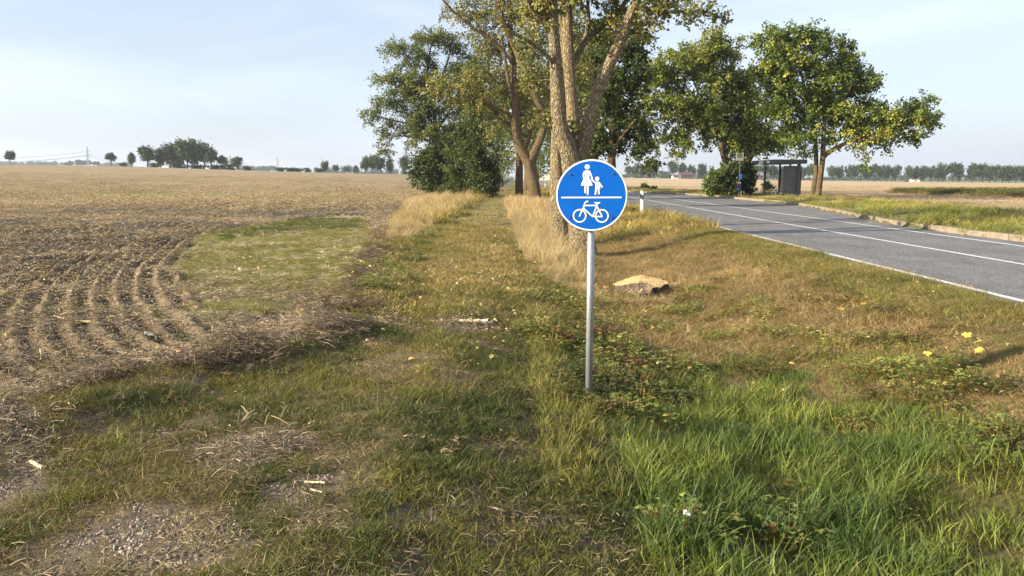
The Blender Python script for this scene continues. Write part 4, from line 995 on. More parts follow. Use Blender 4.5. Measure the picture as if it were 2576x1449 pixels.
# main multi-stemmed poplar behind the sign
Ym = 19.0
b0 = gnd(1466, 642); Ym = b0[1]
make_tree('poplar', tuple(on(b0[0], b0[1])), [
    dict(p=[(1466, 660, 40), (1465, 630, 34), (1461, 560, 29), (1452, 470, 29), (1444, 410, 31), (1443, 365, 29), (1447, 335, 20)], y=(0, 0), root=1),
    dict(p=[(1440, 425, 22), (1428, 372, 21), (1416, 340, 19.5), (1406, 301, 18), (1401, 215, 15.5), (1397, 143, 13.7), (1389, 0, 12), (1384, -150, 11), (1380, -320, 7)], y=(-.35, -.9)),
    dict(p=[(1449, 400, 22), (1444, 330, 18), (1438, 258, 15), (1430, 143, 14.5), (1428, 29, 12.5), (1430, -120, 11), (1436, -300, 6)], y=(.3, 1.2)),
    dict(p=[(1451, 415, 22), (1465, 352, 20), (1483, 301, 17), (1502, 230, 15.5), (1527, 172, 15), (1557, 115, 14), (1579, 57, 12.5), (1603, 0, 11.5), (1630, -90, 10), (1650, -200, 6)], y=(-.1, -.6)),
    dict(p=[(1396, 100, 9), (1377, 66, 7.5), (1360, 49, 7), (1340, 26, 6.5), (1326, 0, 6), (1310, -50, 4)], y=(-.6, -1.2)),
    dict(p=[(1395, 75, 6), (1377, 57, 6), (1358, 23, 5.5), (1346, 0, 5), (1338, -50, 3)], y=(-.5, .4)),
    dict(p=[(1398, 165, 6), (1379, 143, 5), (1349, 115, 4.5), (1320, 98, 3.6), (1286, 83, 2.2)], y=(-.7, -1.6)),
    dict(p=[(1434, 172, 9), (1446, 155, 9), (1466, 115, 8.5), (1489, 86, 7.5), (1532, 52, 6.5), (1575, 4, 5.5), (1600, -50, 3)], y=(.6, 2.0)),
    dict(p=[(1464, 119, 7), (1470, 105, 6.5), (1481, 57, 6), (1479, 20, 5), (1478, -40, 3)], y=(1, 1.8)),
    dict(p=[(1598, 15, 7), (1640, 27, 5.5), (1680, 32, 4), (1760, 26, 3), (1815, 45, 2), (1842, 58, 1.2)], y=(-.6, -1.0)),
    dict(p=[(1447, 290, 5), (1470, 275, 3), (1520, 225, 2)], y=(.5, 1.5))],
    [(1340, -10, 60, 45, -.8), (1400, -110, 190, 80), (1560, -130, 150, 90), (1480, -30, 90, 35, 1.5, .7), (1545, 25, 45, 35, 1, .8), (1630, 15, 60, 40, -.5, .9), (1700, 10, 60, 30, -.8, .7), (1765, 32, 50, 17, -.9, .9), (1820, 45, 28, 14, -.9, 1.1),
     (1610, 75, 35, 45, .4, .6), (1500, 85, 40, 40, 1.5, .6), (1370, 30, 40, 35, -.7, .6), (1300, 95, 22, 10, -1.3, .8), (1440, 315, 20, 20, -.2, .5), (1382, 290, 14, 30, -.3, .6), (1345, 60, 40, 30, -.8, .4), (1455, 180, 18, 60, 1.6, .5), (1655, -70, 120, 50)],
    Ym, 101, .075, 46, POPY, 'large poplar splitting into three tall rough-barked stems right behind the blue sign', bark='poplar_bark', rc=.36, twig_geo=True, tipr=.006, density=1.0, droop=.15, shape=.5)
b0 = gnd(1408, 612)
make_tree('poplar', tuple(on(b0[0], b0[1])), [
    dict(p=[(1409, 630, 23), (1408, 590, 21), (1404, 500, 20), (1402, 416, 18.5), (1402, 340, 16), (1404, 260, 14), (1412, 150, 12), (1416, 20, 10), (1412, -150, 7)], y=(0, 1.5), root=1)],
    [(1400, -60, 110, 70), (1425, 90, 40, 60, 2.0, 1), (1345, 180, 40, 55, 2.0, 1), (1340, 90, 40, 40, 2, .8), (1365, 280, 30, 40, 2, .8), (1470, 200, 40, 60, 3, .8)], b0[1], 111, .075, 44, POP, 'straight slender poplar trunk standing just left behind the large poplar', bark='poplar_bark', rc=.4, twig_geo=True, tipr=.006, density=.95, droop=.15, shape=.5)
# leaning forked poplar further along the path
b0 = gnd(1347, 508); Y3 = b0[1]
make_tree('poplar', tuple(on(b0[0], b0[1])), [
    dict(p=[(1348, 514, 18), (1346, 495, 16), (1342, 465, 15.5), (1337, 435, 15), (1331, 408, 15.5), (1328, 396, 12)], y=(0, 0), root=1),
    dict(p=[(1333, 420, 12), (1322, 395, 12), (1304, 359, 11), (1297, 316, 10), (1296, 258, 9), (1293, 201, 8), (1291, 143, 7), (1285, 115, 6.5), (1284, 43, 5.5), (1280, -20, 5), (1276, -150, 3)], y=(0, -.5)),
    dict(p=[(1333, 416, 11), (1340, 392, 10.5), (1354, 362, 9.5), (1368, 325, 9), (1375, 300, 9), (1370, 282, 9), (1356, 260, 9), (1333, 210, 8.5), (1312, 161, 8), (1294, 115, 7.5), (1274, 80, 7), (1266, 57, 6.5), (1257, 29, 6), (1248, -5, 5.5), (1236, -120, 3)], y=(0, -1.5)),
    dict(p=[(1294, 247, 5), (1286, 236, 4.5), (1274, 172, 4), (1268, 129, 3.5), (1260, 90, 2.5)], y=(-.3, -1)),
    dict(p=[(1292, 160, 5), (1286, 152, 4.5), (1245, 106, 4), (1188, 69, 3.2), (1139, 26, 2.4), (1114, 0, 1.8)], y=(-.3, -2)),
    dict(p=[(1297, 300, 5), (1286, 293, 4.5), (1257, 275, 3.6), (1217, 261, 3), (1174, 244, 2)], y=(0, -1)),
    dict(p=[(1299, 328, 5), (1286, 319, 4.5), (1257, 293, 3.8), (1234, 273, 2.6)], y=(0, 1)),
    dict(p=[(1322, 187, 5), (1340, 150, 4), (1352, 100, 3), (1356, 40, 2.5)], y=(-1, .5)),
    dict(p=[(1330, 400, 7), (1318, 380, 6), (1337, 330, 6), (1345, 280, 4)], y=(.5, 2))],
    [(1165, 25, 55, 30), (1215, 60, 60, 50, 0, .9), (1280, 20, 80, 50), (1180, 110, 30, 20, 0, .5), (1225, 140, 45, 35, 0, .7), (1330, 110, 45, 55, 1, .8), (1165, 215, 70, 40, 0, 1), (1215, 235, 60, 45, 0, 1), (1110, 220, 40, 28, -.5, .8), (1330, 215, 35, 60, 1.5, .8),
     (1265, 200, 35, 50, 1.5, 1), (1240, 110, 45, 40, 1, .8), (1345, 240, 40, 60, 3, 1), (1430, 120, 60, 80, 4, .8), (1250, 300, 40, 35, .5, .8), (1350, -60, 130, 60), (1200, -50, 90, 50), (1355, 300, 25, 35, .5, .6), (1310, 40, 60, 40, -1, .6), (1200, 180, 40, 30)],
    Y3, 121, .105, 62, POPY, 'leaning poplar forked low into two curved stems beside the grass path', bark='slim_bark', rc=.75, twig_geo=True, tipr=.012, density=1.1, droop=.12, shape=.5)
# more poplars of the row, going away
def row_tree(px, py, Y, top, w, seed, label, pal=POP, lean=0, bark='slim_bark', dens=.8, low=None, trunk=9, grp=None, leaf=.17, nm='poplar'):
    p0 = at(px, py, Y); low = low if low is not None else py - (py - top) * .28; h = py - top
    make_tree(nm, tuple(on(p0[0], Y)), [dict(p=[(px, py + 4, trunk * 1.15), (px + lean * .2, py - h * .15, trunk), (px + lean * .5, py - h * .4, trunk * .8), (px + lean, py - h * .75, trunk * .45), (px + lean, top + 15, trunk * .15)], y=(0, 0), root=1),
        dict(p=[(px + lean * .3, py - h * .25, trunk * .6), (px + lean + w * .3, py - h * .5, trunk * .4), (px + lean + w * .4, py - h * .75, trunk * .2)], y=(0, 1)), dict(p=[(px + lean * .3, py - h * .3, trunk * .6), (px + lean - w * .3, py - h * .55, trunk * .4), (px + lean - w * .4, py - h * .75, trunk * .2)], y=(0, -1))],
        [(px + lean, top + h * .2, w * .55, h * .2), (px + lean - w * .3, top + h * .42, w * .55, h * .2), (px + lean + w * .3, top + h * .42, w * .55, h * .2), (px + lean, (top + low) / 2 + 10, w * .75, max(12, (low - top) * .3)), (px + lean, low - 12, w * .6, 16)],
        Y, seed, max(leaf, Y * .0027), 46, pal, label, bark=bark, rc=Y * .0145, density=dens, tipr=.012, group=grp)
row_tree(1306, 480, 74, 120, 95, 131, 'poplar with a pale trunk, first one visible behind the leaning poplar', low=400)
row_tree(1325, 468, 100, 230, 60, 132, 'dark full poplar further down the row right of the path', low=430, trunk=6, pal=ASH)
row_tree(1430, 480, 76, 40, 130, 133, 'tall poplar filling the gap between the stems of the large poplar', low=330, trunk=9)
row_tree(1392, 470, 96, 200, 55, 134, 'poplar in the row seen low between the two nearest trunks', low=400, trunk=5, pal=ASH)
row_tree(1405, 462, 150, 330, 40, 135, 'small dark tree where the road disappears', low=440, trunk=4, pal=DARK + ASH, nm='tree', bark='dark_bark')
row_tree(1352, 462, 170, 345, 42, 136, 'dark bushy tree beyond the far bend of the road', low=436, trunk=4, pal=DARK + ASH, nm='tree', bark='dark_bark')
row_tree(1500, 478, 88, 70, 100, 137, 'broad poplar crown filling the background between the large poplar and the chestnut', low=360, trunk=6, pal=ASH+POP[:1])
# chestnut at the road side
b0 = at(1541, 516, 45); 
make_tree('chestnut_tree', tuple(on(b0[0], 45.0)), [
    dict(p=[(1541, 522, 13), (1540, 470, 11), (1539, 420, 10), (1538, 380, 9.5), (1541, 320, 8), (1545, 250, 6), (1548, 170, 3)], y=(0, 0), root=1),
    dict(p=[(1538, 395, 6), (1560, 350, 4), (1600, 300, 3)], y=(0, -1)), dict(p=[(1538, 370, 6), (1515, 320, 4), (1490, 270, 3)], y=(0, 1)), dict(p=[(1540, 340, 5), (1575, 270, 4), (1610, 200, 2)], y=(0, 1.5))],
    [(1560, 250, 62, 60), (1525, 330, 50, 50), (1590, 180, 48, 60), (1595, 325, 38, 42), (1545, 375, 50, 22), (1606, 375, 26, 26), (1500, 200, 50, 80, .5, .8), (1610, 110, 35, 35, 0, .8), (1545, 130, 65, 50, .5), (1490, 380, 28, 25), (1560, 60, 60, 40, 1, .8), (1630, 400, 12, 14, -.5, .8), (1625, 345, 14, 18, 0, .8)],
    45, 141, .14, 80, DARK + [(.09, .10, .03)], 'dark dense chestnut at the roadside, its trunk rising behind the sign', bark='maple_bark', rc=.62, droop=.35, tipr=.011, density=.95, cat='tree', flat=.5)
# --- left of the path
b0 = at(1100, 484, 75)
make_tree('ash_tree', tuple(on(b0[0], 75.0)), [
    dict(p=[(1101, 490, 7), (1100, 450, 6), (1098, 400, 5.5), (1097, 340, 5), (1094, 300, 4.5), (1085, 240, 3.5), (1075, 180, 2.5), (1085, 110, 1.5)], y=(0, 0), root=1),
    dict(p=[(1097, 330, 3.5), (1125, 290, 2.8), (1150, 240, 2.2), (1160, 180, 1.5), (1165, 120, 1)], y=(0, 1)), dict(p=[(1095, 315, 3), (1060, 280, 2.5), (1030, 250, 2), (985, 210, 1.4), (940, 185, .9)], y=(0, -1)),
    dict(p=[(1097, 345, 3), (1050, 318, 2.4), (1000, 305, 1.8), (940, 292, 1)], y=(0, -1)), dict(p=[(1090, 260, 3), (1110, 200, 2.5), (1130, 140, 2), (1140, 95, 1)], y=(0, 0)),
    dict(p=[(1080, 220, 2.2), (1040, 170, 1.8), (1010, 135, 1)], y=(0, 1)), dict(p=[(1097, 360, 3), (1040, 345, 2), (990, 345, 1.5), (965, 380, .8)], y=(0, -1.5))],
    [(1075, 100, 45, 28), (1110, 90, 35, 20), (1000, 125, 45, 24), (1055, 150, 50, 28), (960, 198, 35, 14), (1020, 195, 50, 26), (1090, 200, 60, 35), (930, 292, 24, 18), (970, 265, 38, 22), (1010, 240, 45, 28), (985, 320, 35, 16), (1040, 325, 40, 20), (962, 365, 11, 28), (975, 340, 22, 14),
     (1105, 320, 55, 45), (1060, 300, 40, 30), (1140, 350, 50, 45, 1), (1045, 225, 40, 30), (1150, 120, 30, 26, 1, .7), (1165, 175, 40, 36, 1), (1130, 250, 60, 42), (1070, 270, 45, 34), (1080, 340, 45, 25), (1030, 362, 12, 10, 0, .8), (1200, 170, 38, 40, 3), (1185, 250, 50, 50, 3)],
    75, 151, .165, 90, ASH + POP[1:3], 'spreading ash tree with drooping outer twigs at the left edge of the hedge', bark='dark_bark', rc=.85, tipr=.022, density=1.05, droop=.3, flat=.6, shape=.3)
def bush(nm, label, px, py, Y, blobs, seed, pal, leaf=.15, rc=.7, dens=1.2, cat='bush', grp=None, per=80, hs=1.0):
    p0 = at(px, py, Y); z = on(p0[0], Y)
    make_tree(nm, tuple(z), [dict(p=[(px + dx * hs, py + 3, 2.2 * hs), (px + dx * 2 * hs, py - 22 * hs, 1.6 * hs), (px + dx * 3.2 * hs, py - 50 * hs, 1 * hs)], y=(0, dd), root=1) for dx, dd in ((-6, .5), (0, 0), (6, -.5), (11, 1))],
        blobs, Y, seed, leaf, per, pal, label, cat=cat, bark='dark_bark', rc=rc, density=dens, tipr=.012, group=grp)
bush('bush', 'dark leafy bush under the ash tree beside the ploughed field', 1095, 484, 72, [(1078, 430, 50, 48), (1110, 395, 50, 35), (1120, 450, 45, 34), (1052, 400, 26, 22), (1085, 468, 40, 14)], 161, DARK + ASH[:1])
bush('bush', 'tall dark bush in the middle of the hedge left of the path', 1170, 486, 70, [(1160, 440, 42, 44), (1165, 370, 50, 45), (1190, 320, 45, 40), (1150, 470, 40, 14)], 162, DARK + ASH[:2])
bush('bush', 'dark bush bulging over the left rim of the path', 1222, 492, 66, [(1215, 440, 34, 50), (1238, 455, 16, 34), (1205, 380, 40, 45), (1225, 480, 24, 12)], 163, DARK)
row_tree(1212, 484, 84, 150, 70, 164, 'light green tree rising behind the hedge bushes', low=400, trunk=5, pal=POP[:3], nm='tree', bark='dark_bark')
row_tree(1252, 474, 110, 260, 45, 165, 'green tree at the far end of the hedge above the path', low=430, trunk=4, pal=POP[:3] + ASH, nm='tree', bark='dark_bark')
row_tree(1262, 462, 150, 345, 40, 166, 'dark round tree closing the end of the path', low=448, trunk=4, pal=DARK + ASH, nm='tree', bark='dark_bark')
# --- bus stop trees
b0 = gnd(1848, 485); YA = 70.0
make_tree('maple_tree', tuple(on(at(1848, 484, YA)[0], YA)), [
    dict(p=[(1843, 492, 8), (1842, 470, 7), (1839, 450, 6.5), (1827, 417, 6), (1817, 382, 6), (1815, 355, 5.5), (1800, 320, 4), (1790, 270, 3), (1785, 200, 2)], y=(0, 0), root=1),
    dict(p=[(1850, 492, 9), (1855, 468, 8.5), (1871, 434, 8), (1886, 396, 8), (1901, 372, 7.5), (1920, 345, 6), (1938, 310, 4), (1945, 250, 2.5)], y=(.3, -.5), root=1),
    dict(p=[(1818, 378, 4), (1832, 350, 3), (1845, 320, 2)], y=(0, 1)), dict(p=[(1812, 345, 4), (1770, 320, 3), (1720, 310, 2), (1670, 300, 1)], y=(0, -1)),
    dict(p=[(1795, 300, 3), (1760, 240, 2.2), (1735, 180, 1.2)], y=(0, 1)), dict(p=[(1790, 260, 3), (1812, 200, 2), (1825, 120, 1)], y=(0, -1)), dict(p=[(1925, 340, 3), (1960, 330, 2), (1995, 345, 1)], y=(0, -1))],
    [(1618, 305, 34, 36), (1640, 255, 38, 34), (1650, 185, 34, 40), (1680, 140, 30, 22, 0, .8), (1695, 215, 55, 50), (1750, 140, 50, 40), (1800, 105, 50, 34), (1840, 130, 26, 34), (1780, 190, 60, 45), (1720, 285, 70, 45), (1800, 270, 70, 55), (1800, 330, 70, 34), (1700, 340, 45, 20),
     (1862, 200, 34, 55, 1, 1.1), (1880, 260, 45, 55, .5, 1.1), (1890, 350, 50, 40, 0, 1.1), (1650, 345, 30, 18, -.5, .7), (1735, 370, 30, 14, -.5, .7), (1860, 340, 50, 40), (1900, 290, 45, 45), (1945, 355, 50, 20), (1905, 365, 40, 16), (1700, 385, 8, 16, -.5, .9), (1845, 378, 30, 12, 0, .6)],
    YA, 171, .155, 105, MAPA, 'wide olive-green maple with two leaning trunks left of the bus shelter', rc=.85, tipr=.018, density=1.05, droop=.15, shape=.5)
YB = 62.0
def maple_b():
    root = make_tree('maple_tree', tuple(on(at(2056, 492, YB)[0], YB)), [
    dict(p=[(2045, 500, 7.5), (2045, 485, 6.5), (2049, 460, 6), (2053, 437, 5.6), (2053, 395, 5.4), (2051, 355, 5), (2046, 310, 4.4), (2030, 250, 4), (2015, 180, 2.5)], y=(0, 0), root=1),
    dict(p=[(2058, 500, 8), (2059, 485, 7.2), (2065, 437, 6.6), (2070, 395, 6.4), (2071, 362, 5.6), (2073, 320, 4.6), (2080, 250, 4), (2090, 170, 2.5)], y=(-.3, -.6), root=1),
    dict(p=[(2069, 398, 6.5), (2080, 386, 6), (2097, 376, 5.5), (2119, 364, 5), (2165, 345, 4), (2220, 330, 3), (2290, 315, 2), (2340, 290, 1)], y=(-.5, -1)),
    dict(p=[(2052, 350, 4), (2000, 320, 3), (1960, 300, 2), (1925, 280, 1)], y=(0, 1)), dict(p=[(2034, 262, 3), (1990, 220, 2.2), (1960, 150, 1.4)], y=(0, 1)), dict(p=[(2075, 290, 3.5), (2120, 250, 2.5), (2150, 200, 1.3)], y=(-.5, -1.5)),
    dict(p=[(2160, 346, 2), (2172, 365, 1.4), (2170, 400, .8)], y=(-1, -1.2))],
    [(1950, 115, 45, 36), (1990, 95, 55, 36), (2070, 115, 52, 34), (1935, 175, 40, 45), (2000, 170, 70, 50), (2080, 190, 60, 50), (2135, 165, 30, 45, 0, .8), (2150, 215, 40, 40), (1970, 260, 62, 55), (2060, 270, 70, 50), (2000, 335, 60, 34), (2120, 290, 50, 34), (2190, 270, 30, 22), (2195, 310, 60, 30),
     (2250, 300, 55, 34), (2305, 270, 26, 30), (2325, 300, 32, 34), (2280, 345, 50, 15), (2200, 350, 50, 15), (2172, 395, 12, 22, -.5, .9), (2105, 345, 26, 20, 0, .6), (2195, 190, 14, 10, 0, .6), (2110, 110, 12, 20, 0, .6), (2020, 385, 22, 8, 0, .4)],
    YB, 181, .15, 96, MAPB, 'broad green maple with a long bough reaching right over the field', rc=.78, tipr=.016, density=1.1, droop=.12, shape=.5)
    # yellow leaf sprays on the near side, part of the same crown
    r = np.random.RandomState(4); k = YB / F; L0 = np.array(root.location); C = []
    for (px, py, rx, ry, n) in ((2230, 310, 90, 30, 26), (2110, 300, 60, 50, 14), (1990, 150, 60, 60, 12), (1930, 180, 40, 40, 8), (2150, 360, 60, 20, 10)):
        for _ in range(n): C.append(np.array(at(px + rx * r.uniform(-1, 1), py + ry * r.uniform(-1, 1), YB - 1.2 - 1.2 * r.rand())) - L0)
    me, _ = leaves_mesh('yellow_sprays', np.array(C), np.full(len(C), .45), 9, 22, .15, MAPY, droop=.3, shape=.5)
    link_mesh('yellow_foliage', me, M['leaf'], root)
maple_b()
bush('elder_bush', 'dense green bush around the foot of the left maple', 1815, 488, 69, [(1806, 455, 30, 30), (1832, 440, 30, 26), (1815, 475, 34, 12), (1835, 420, 16, 12)], 191, ASH[:3] + MAPB[:2], rc=.55, leaf=.17)
bush('elder_bush', 'darker bush right behind the stop sign pole', 1876, 486, 70, [(1876, 445, 22, 34), (1862, 420, 22, 16), (1885, 475, 14, 10)], 192, ASH[:2] + DARK, rc=.5, leaf=.17)
bush('sapling', 'small bright green sapling seen through the shelter frame', 1931, 480, 74, [(1931, 468, 9, 8)], 193, [(.14, .20, .04), (.18, .24, .06)], rc=.3, leaf=.12, dens=1.0, hs=.22)
bush('roadside_shrub', 'small dark twiggy shrub at the foot of the marker post', 1590, 545, 36, [(1588, 530, 12, 10), (1605, 538, 14, 7), (1622, 540, 14, 5)], 194, [(.07, .08, .03), (.10, .09, .04)], rc=.22, leaf=.06, dens=.9, per=26, hs=.28)
bush('roadside_shrub', 'green weedy shrub on the far verge left of the bus bay', 1625, 477, 100, [(1622, 471, 9, 8), (1640, 474, 12, 4)], 195, ASH[1:3], rc=.35, leaf=.16, dens=.9, hs=.2)

# ------------------------------------------------------------------ far trees: a few shapes, each copied as tree + crown + trunk
def far_proto(seed, shape):
    r = np.random.RandomState(seed)
    n = 46; C = []
    for i in range(n):
        v = r.randn(3); v /= np.linalg.norm(v); v *= r.rand() ** .35
        C.append((v[0] * shape[0], v[1] * shape[0], shape[2] + v[2] * shape[1]))
    C = np.array(C); m = C[:, 2] < shape[2] - shape[1] * .5; C[m, :2] *= .75
    rc = np.full(n, .17) * (.7 + .6 * r.rand(n))
    me, _ = leaves_mesh('crown', C, rc, seed, 60, .055, [(.045, .068, .022), (.06, .09, .028), (.085, .11, .035)], shape=.55)
    me.materials.append(M['far_leaf'])
    polys = [(np.array([(0, 0, -.05), (.01, 0, .12), (0, .01, .3), (.02, 0, .6)]), np.array([.032, .024, .02, .008]), 6)]
    for _ in range(5):
        c = C[r.randint(n)]; polys.append((np.array([(0, 0, .25), c * .5 + np.array((0, 0, .12)), c]), np.array([.014, .01, .004]), 4))
    V, Q, B = tubes(polys); tm = np_mesh('trunk', V, Q, vec={'bark': B}, smooth=True); tm.materials.append(M['dark_bark'])
    return me, tm
PROTO = [far_proto(501, (.36, .36, .64)), far_proto(502, (.30, .38, .62)), far_proto(503, (.42, .33, .67)), far_proto(504, (.34, .30, .68)), far_proto(505, (.26, .40, .58))]
LOWP = [far_proto(511, (.62, .36, .42)), far_proto(512, (.55, .38, .42))]
_fr = random.Random(9)
def far_tree(px, base, top, Y, label, group=None, wide=1.0, proto=None, low=False, nm='tree', cat='tree'):
    p = at(px, base, Y); H = (base - top) * Y / F
    root = empty(nm, (p[0], Y, p[2]), label, cat, group, rz=_fr.uniform(0, 6.28))
    root.scale = (H * wide, H * wide, H)
    me, tm = (LOWP[_fr.randint(0, 1)] if low else (PROTO[_fr.randint(0, 4)] if proto is None else PROTO[proto]))
    for n_, m_ in (('crown', me), ('trunk', tm)):
        o = bpy.data.objects.new(n_, m_); scene.collection.objects.link(o); o.parent = root
    return root
# left horizon
far_tree(27, 412, 381, 330, 'lone small tree at the far left edge of the horizon', wide=1.0, proto=0)
far_tree(280, 417, 387, 330, 'lone round tree right of the tall power pylon', wide=1.0, proto=3)
far_tree(331, 419, 387, 335, 'small tree standing just left of the dark grove', wide=.9, proto=4)
far_tree(371, 421, 370, 325, 'pale green tree at the left end of the grove', wide=1.0, proto=0)
for i, (px, b, t, w, lab) in enumerate([(404, 423, 378, 1.0, 'short tree wedged behind the pale tree of the grove'), (430, 424, 366, 1.0, 'tree at the left shoulder of the grove'), (452, 426, 360, .9, 'tree left of the highest crown of the grove'),
        (472, 427, 356, 1.0, 'highest tree of the grove on the left horizon'), (497, 428, 358, 1.0, 'tree right of the highest crown of the grove'), (515, 429, 367, .9, 'tree on the right shoulder of the grove'), (533, 430, 380, .9, 'narrow tree at the right end of the main grove')]):
    far_tree(px, b, t, 330 + (i % 3) * 9, lab, 'trees of the grove', wide=w)
far_tree(561, 430, 395, 330, 'small pointed tree right of the grove', wide=.9, proto=3)
far_tree(597, 430, 396, 330, 'round tree at the right end of the grove group', wide=1.05, proto=0)
for px, b, t, w, lab in [(390, 423, 404, 1.5, 'low shrub under the pale tree of the grove'), (450, 427, 405, 1.6, 'low shrub under the left part of the grove'), (500, 429, 408, 1.6, 'low shrub under the right part of the grove'), (545, 431, 408, 1.5, 'low shrub between the grove and the pointed tree'), (580, 431, 410, 1.5, 'low shrub under the round tree by the grove'), (622, 431, 416, 1.3, 'small shrub trailing off right of the grove'), (310, 419, 408, 1.8, 'low bush beyond the crest near the lone round tree')]:
    far_tree(px, b, t, 336, lab, None, wide=w, low=True, nm='shrub', cat='shrub')
for px, b, t, w, lab in [(705, 433, 417, 1.3, 'left shrub of the long dark shrub row'), (730, 434, 416, 1.4, 'second shrub from the left in the long dark shrub row'), (752, 434, 419, 1.3, 'middle shrub of the long dark shrub row'), (772, 434, 420, 1.2, 'last shrub at the right of the long dark shrub row'), (802, 435, 418, 1.2, 'bush left of the pale round tree on the horizon')]:
    far_tree(px, b, t, 340, lab, None, wide=w, low=True, nm='shrub', cat='shrub')
far_tree(818, 436, 407, 338, 'pale round tree standing above the low shrubs', wide=.85, proto=1)
for px, b, t, Y, w, lab in [(845, 437, 416, 520, 1.1, 'hazy tree right behind the pale round tree'), (872, 438, 420, 560, 1.2, 'hazy low tree halfway to the dark clump'), (895, 438, 418, 560, 1.0, 'hazy tree left of the dark clump'),
        (918, 438, 397, 330, .8, 'left tree of the dark clump before the ash tree'), (938, 438, 392, 330, .8, 'tallest tree of the dark clump before the ash tree'), (958, 438, 398, 335, .8, 'right tree of the dark clump before the ash tree'), (982, 439, 402, 330, .8, 'broken flat tree right of the dark clump'), (1018, 440, 394, 330, .8, 'tall thin tree half hidden by the dark hedge')]:
    far_tree(px, b, t, Y, lab, None, wide=w)
# right horizon
for px, b, t, Y, w, lab in [(1580, 447, 420, 560, .9, 'tree at the sign edge, first of the right horizon'), (1600, 447, 416, 560, .95, 'second tree from the sign on the right horizon'), (1618, 447, 420, 560, .8, 'small tree in the first clump right of the sign'), (1636, 447, 413, 560, .95, 'tallest tree in the first clump right of the sign'),
        (1692, 448, 407, 560, .8, 'tall tree left of the hidden cottage'), (1715, 448, 413, 560, .9, 'tree standing right above the white cottage'), (1740, 449, 417, 560, 1.0, 'tree in the far row just right of the cottage'), (1765, 449, 415, 560, 1.0, 'tree far behind the bush of the bus stop'),
        (1905, 452, 417, 560, .9, 'tree behind the roof end of the bus shelter'), (1925, 452, 414, 560, .7, 'pointed dark tree seen under the shelter roof'), (1945, 453, 418, 560, .9, 'tree framed by the clear shelter pane'), (2018, 453, 424, 545, .9, 'tree just right of the bus shelter'), (2036, 453, 416, 545, .9, 'tree behind the left trunk of the right maple')]:
    far_tree(px, b, t, Y, lab, None, wide=w)
ORD = 'first second third fourth fifth sixth seventh eighth ninth tenth eleventh twelfth thirteenth fourteenth fifteenth sixteenth'.split()
for i, px in enumerate([2092, 2112, 2135, 2152, 2166, 2182, 2200, 2216, 2232, 2254]):
    far_tree(px + _fr.uniform(-2, 2), 454.5 + i * .45, 417 + 2.5 * _fr.random() + (2 if i == 0 else 0), 540, ORD[i] + ' roadside tree from the left in the left half of the distant avenue', 'trees of the distant avenue, left half', wide=.72 + .2 * _fr.random())
for i, px in enumerate([2290, 2304, 2322, 2341, 2358, 2372, 2395, 2412, 2442, 2470, 2487, 2503, 2520, 2536, 2555, 2572]):
    far_tree(px + _fr.uniform(-2, 2), 457 + i * .3, (420 if i < 5 else 413 if i < 10 else 419) + 3 * _fr.random(), 530, ORD[i] + ' roadside tree from the left in the right half of the distant avenue', 'trees of the distant avenue, right half', wide=.72 + .2 * _fr.random())
# far woods fading in the air (stuff)
def woods(name, label, segs, Y, seed, leaf=5.0):
    r = np.random.RandomState(seed); C, RC = [], []
    for (x0, x1, base, top) in segs:
        n = int((x1 - x0) / 2.2) + 2
        for i in range(n):
            px = x0 + (x1 - x0) * r.rand(); t = (px - x0) / (x1 - x0); arch = min(1, 4 * t * (1 - t) + .25)
            for _ in range(3): C.append(at(px, base - (base - top) * arch * r.rand() * (.75 + .25 * r.rand()), Y * (1 + .05 * r.rand())))
    C = np.array([tuple(c) for c in C]); RC = np.full(len(C), Y / F * 4.2) * (.7 + .6 * r.rand(len(C)))
    me, _ = leaves_mesh(name, C, RC, seed, 44, Y / F * 1.9, [(.05, .07, .035), (.07, .09, .04)], flat=.6, shape=.55)
    tag(link_mesh(name, me, M['far_leaf']), label, 'woods', kind='stuff')
woods('distant_woods', 'dark wooded mound left of the tall pylon', [(168, 250, 413, 404)], 1100, 601)
woods('distant_woods', 'pale blue woods low on the left horizon', [(-20, 60, 414, 408), (66, 104, 414, 407), (100, 170, 414, 409), (250, 330, 418, 411), (302, 325, 417, 410), (372, 386, 418, 412)], 1700, 602)
woods('distant_woods', 'pale blue woods on the horizon between the two groves', [(600, 650, 428, 419), (640, 710, 428, 420), (650, 672, 427, 417), (770, 850, 434, 424), (850, 905, 437, 419), (868, 885, 430, 415), (900, 1060, 440, 424)], 1300, 603)
woods('distant_woods', 'low blue-green woods behind the right field', [(1560, 1700, 447, 432), (1655, 1690, 447, 430), (1740, 2020, 450, 424), (2000, 2600, 455, 440)], 900, 604)
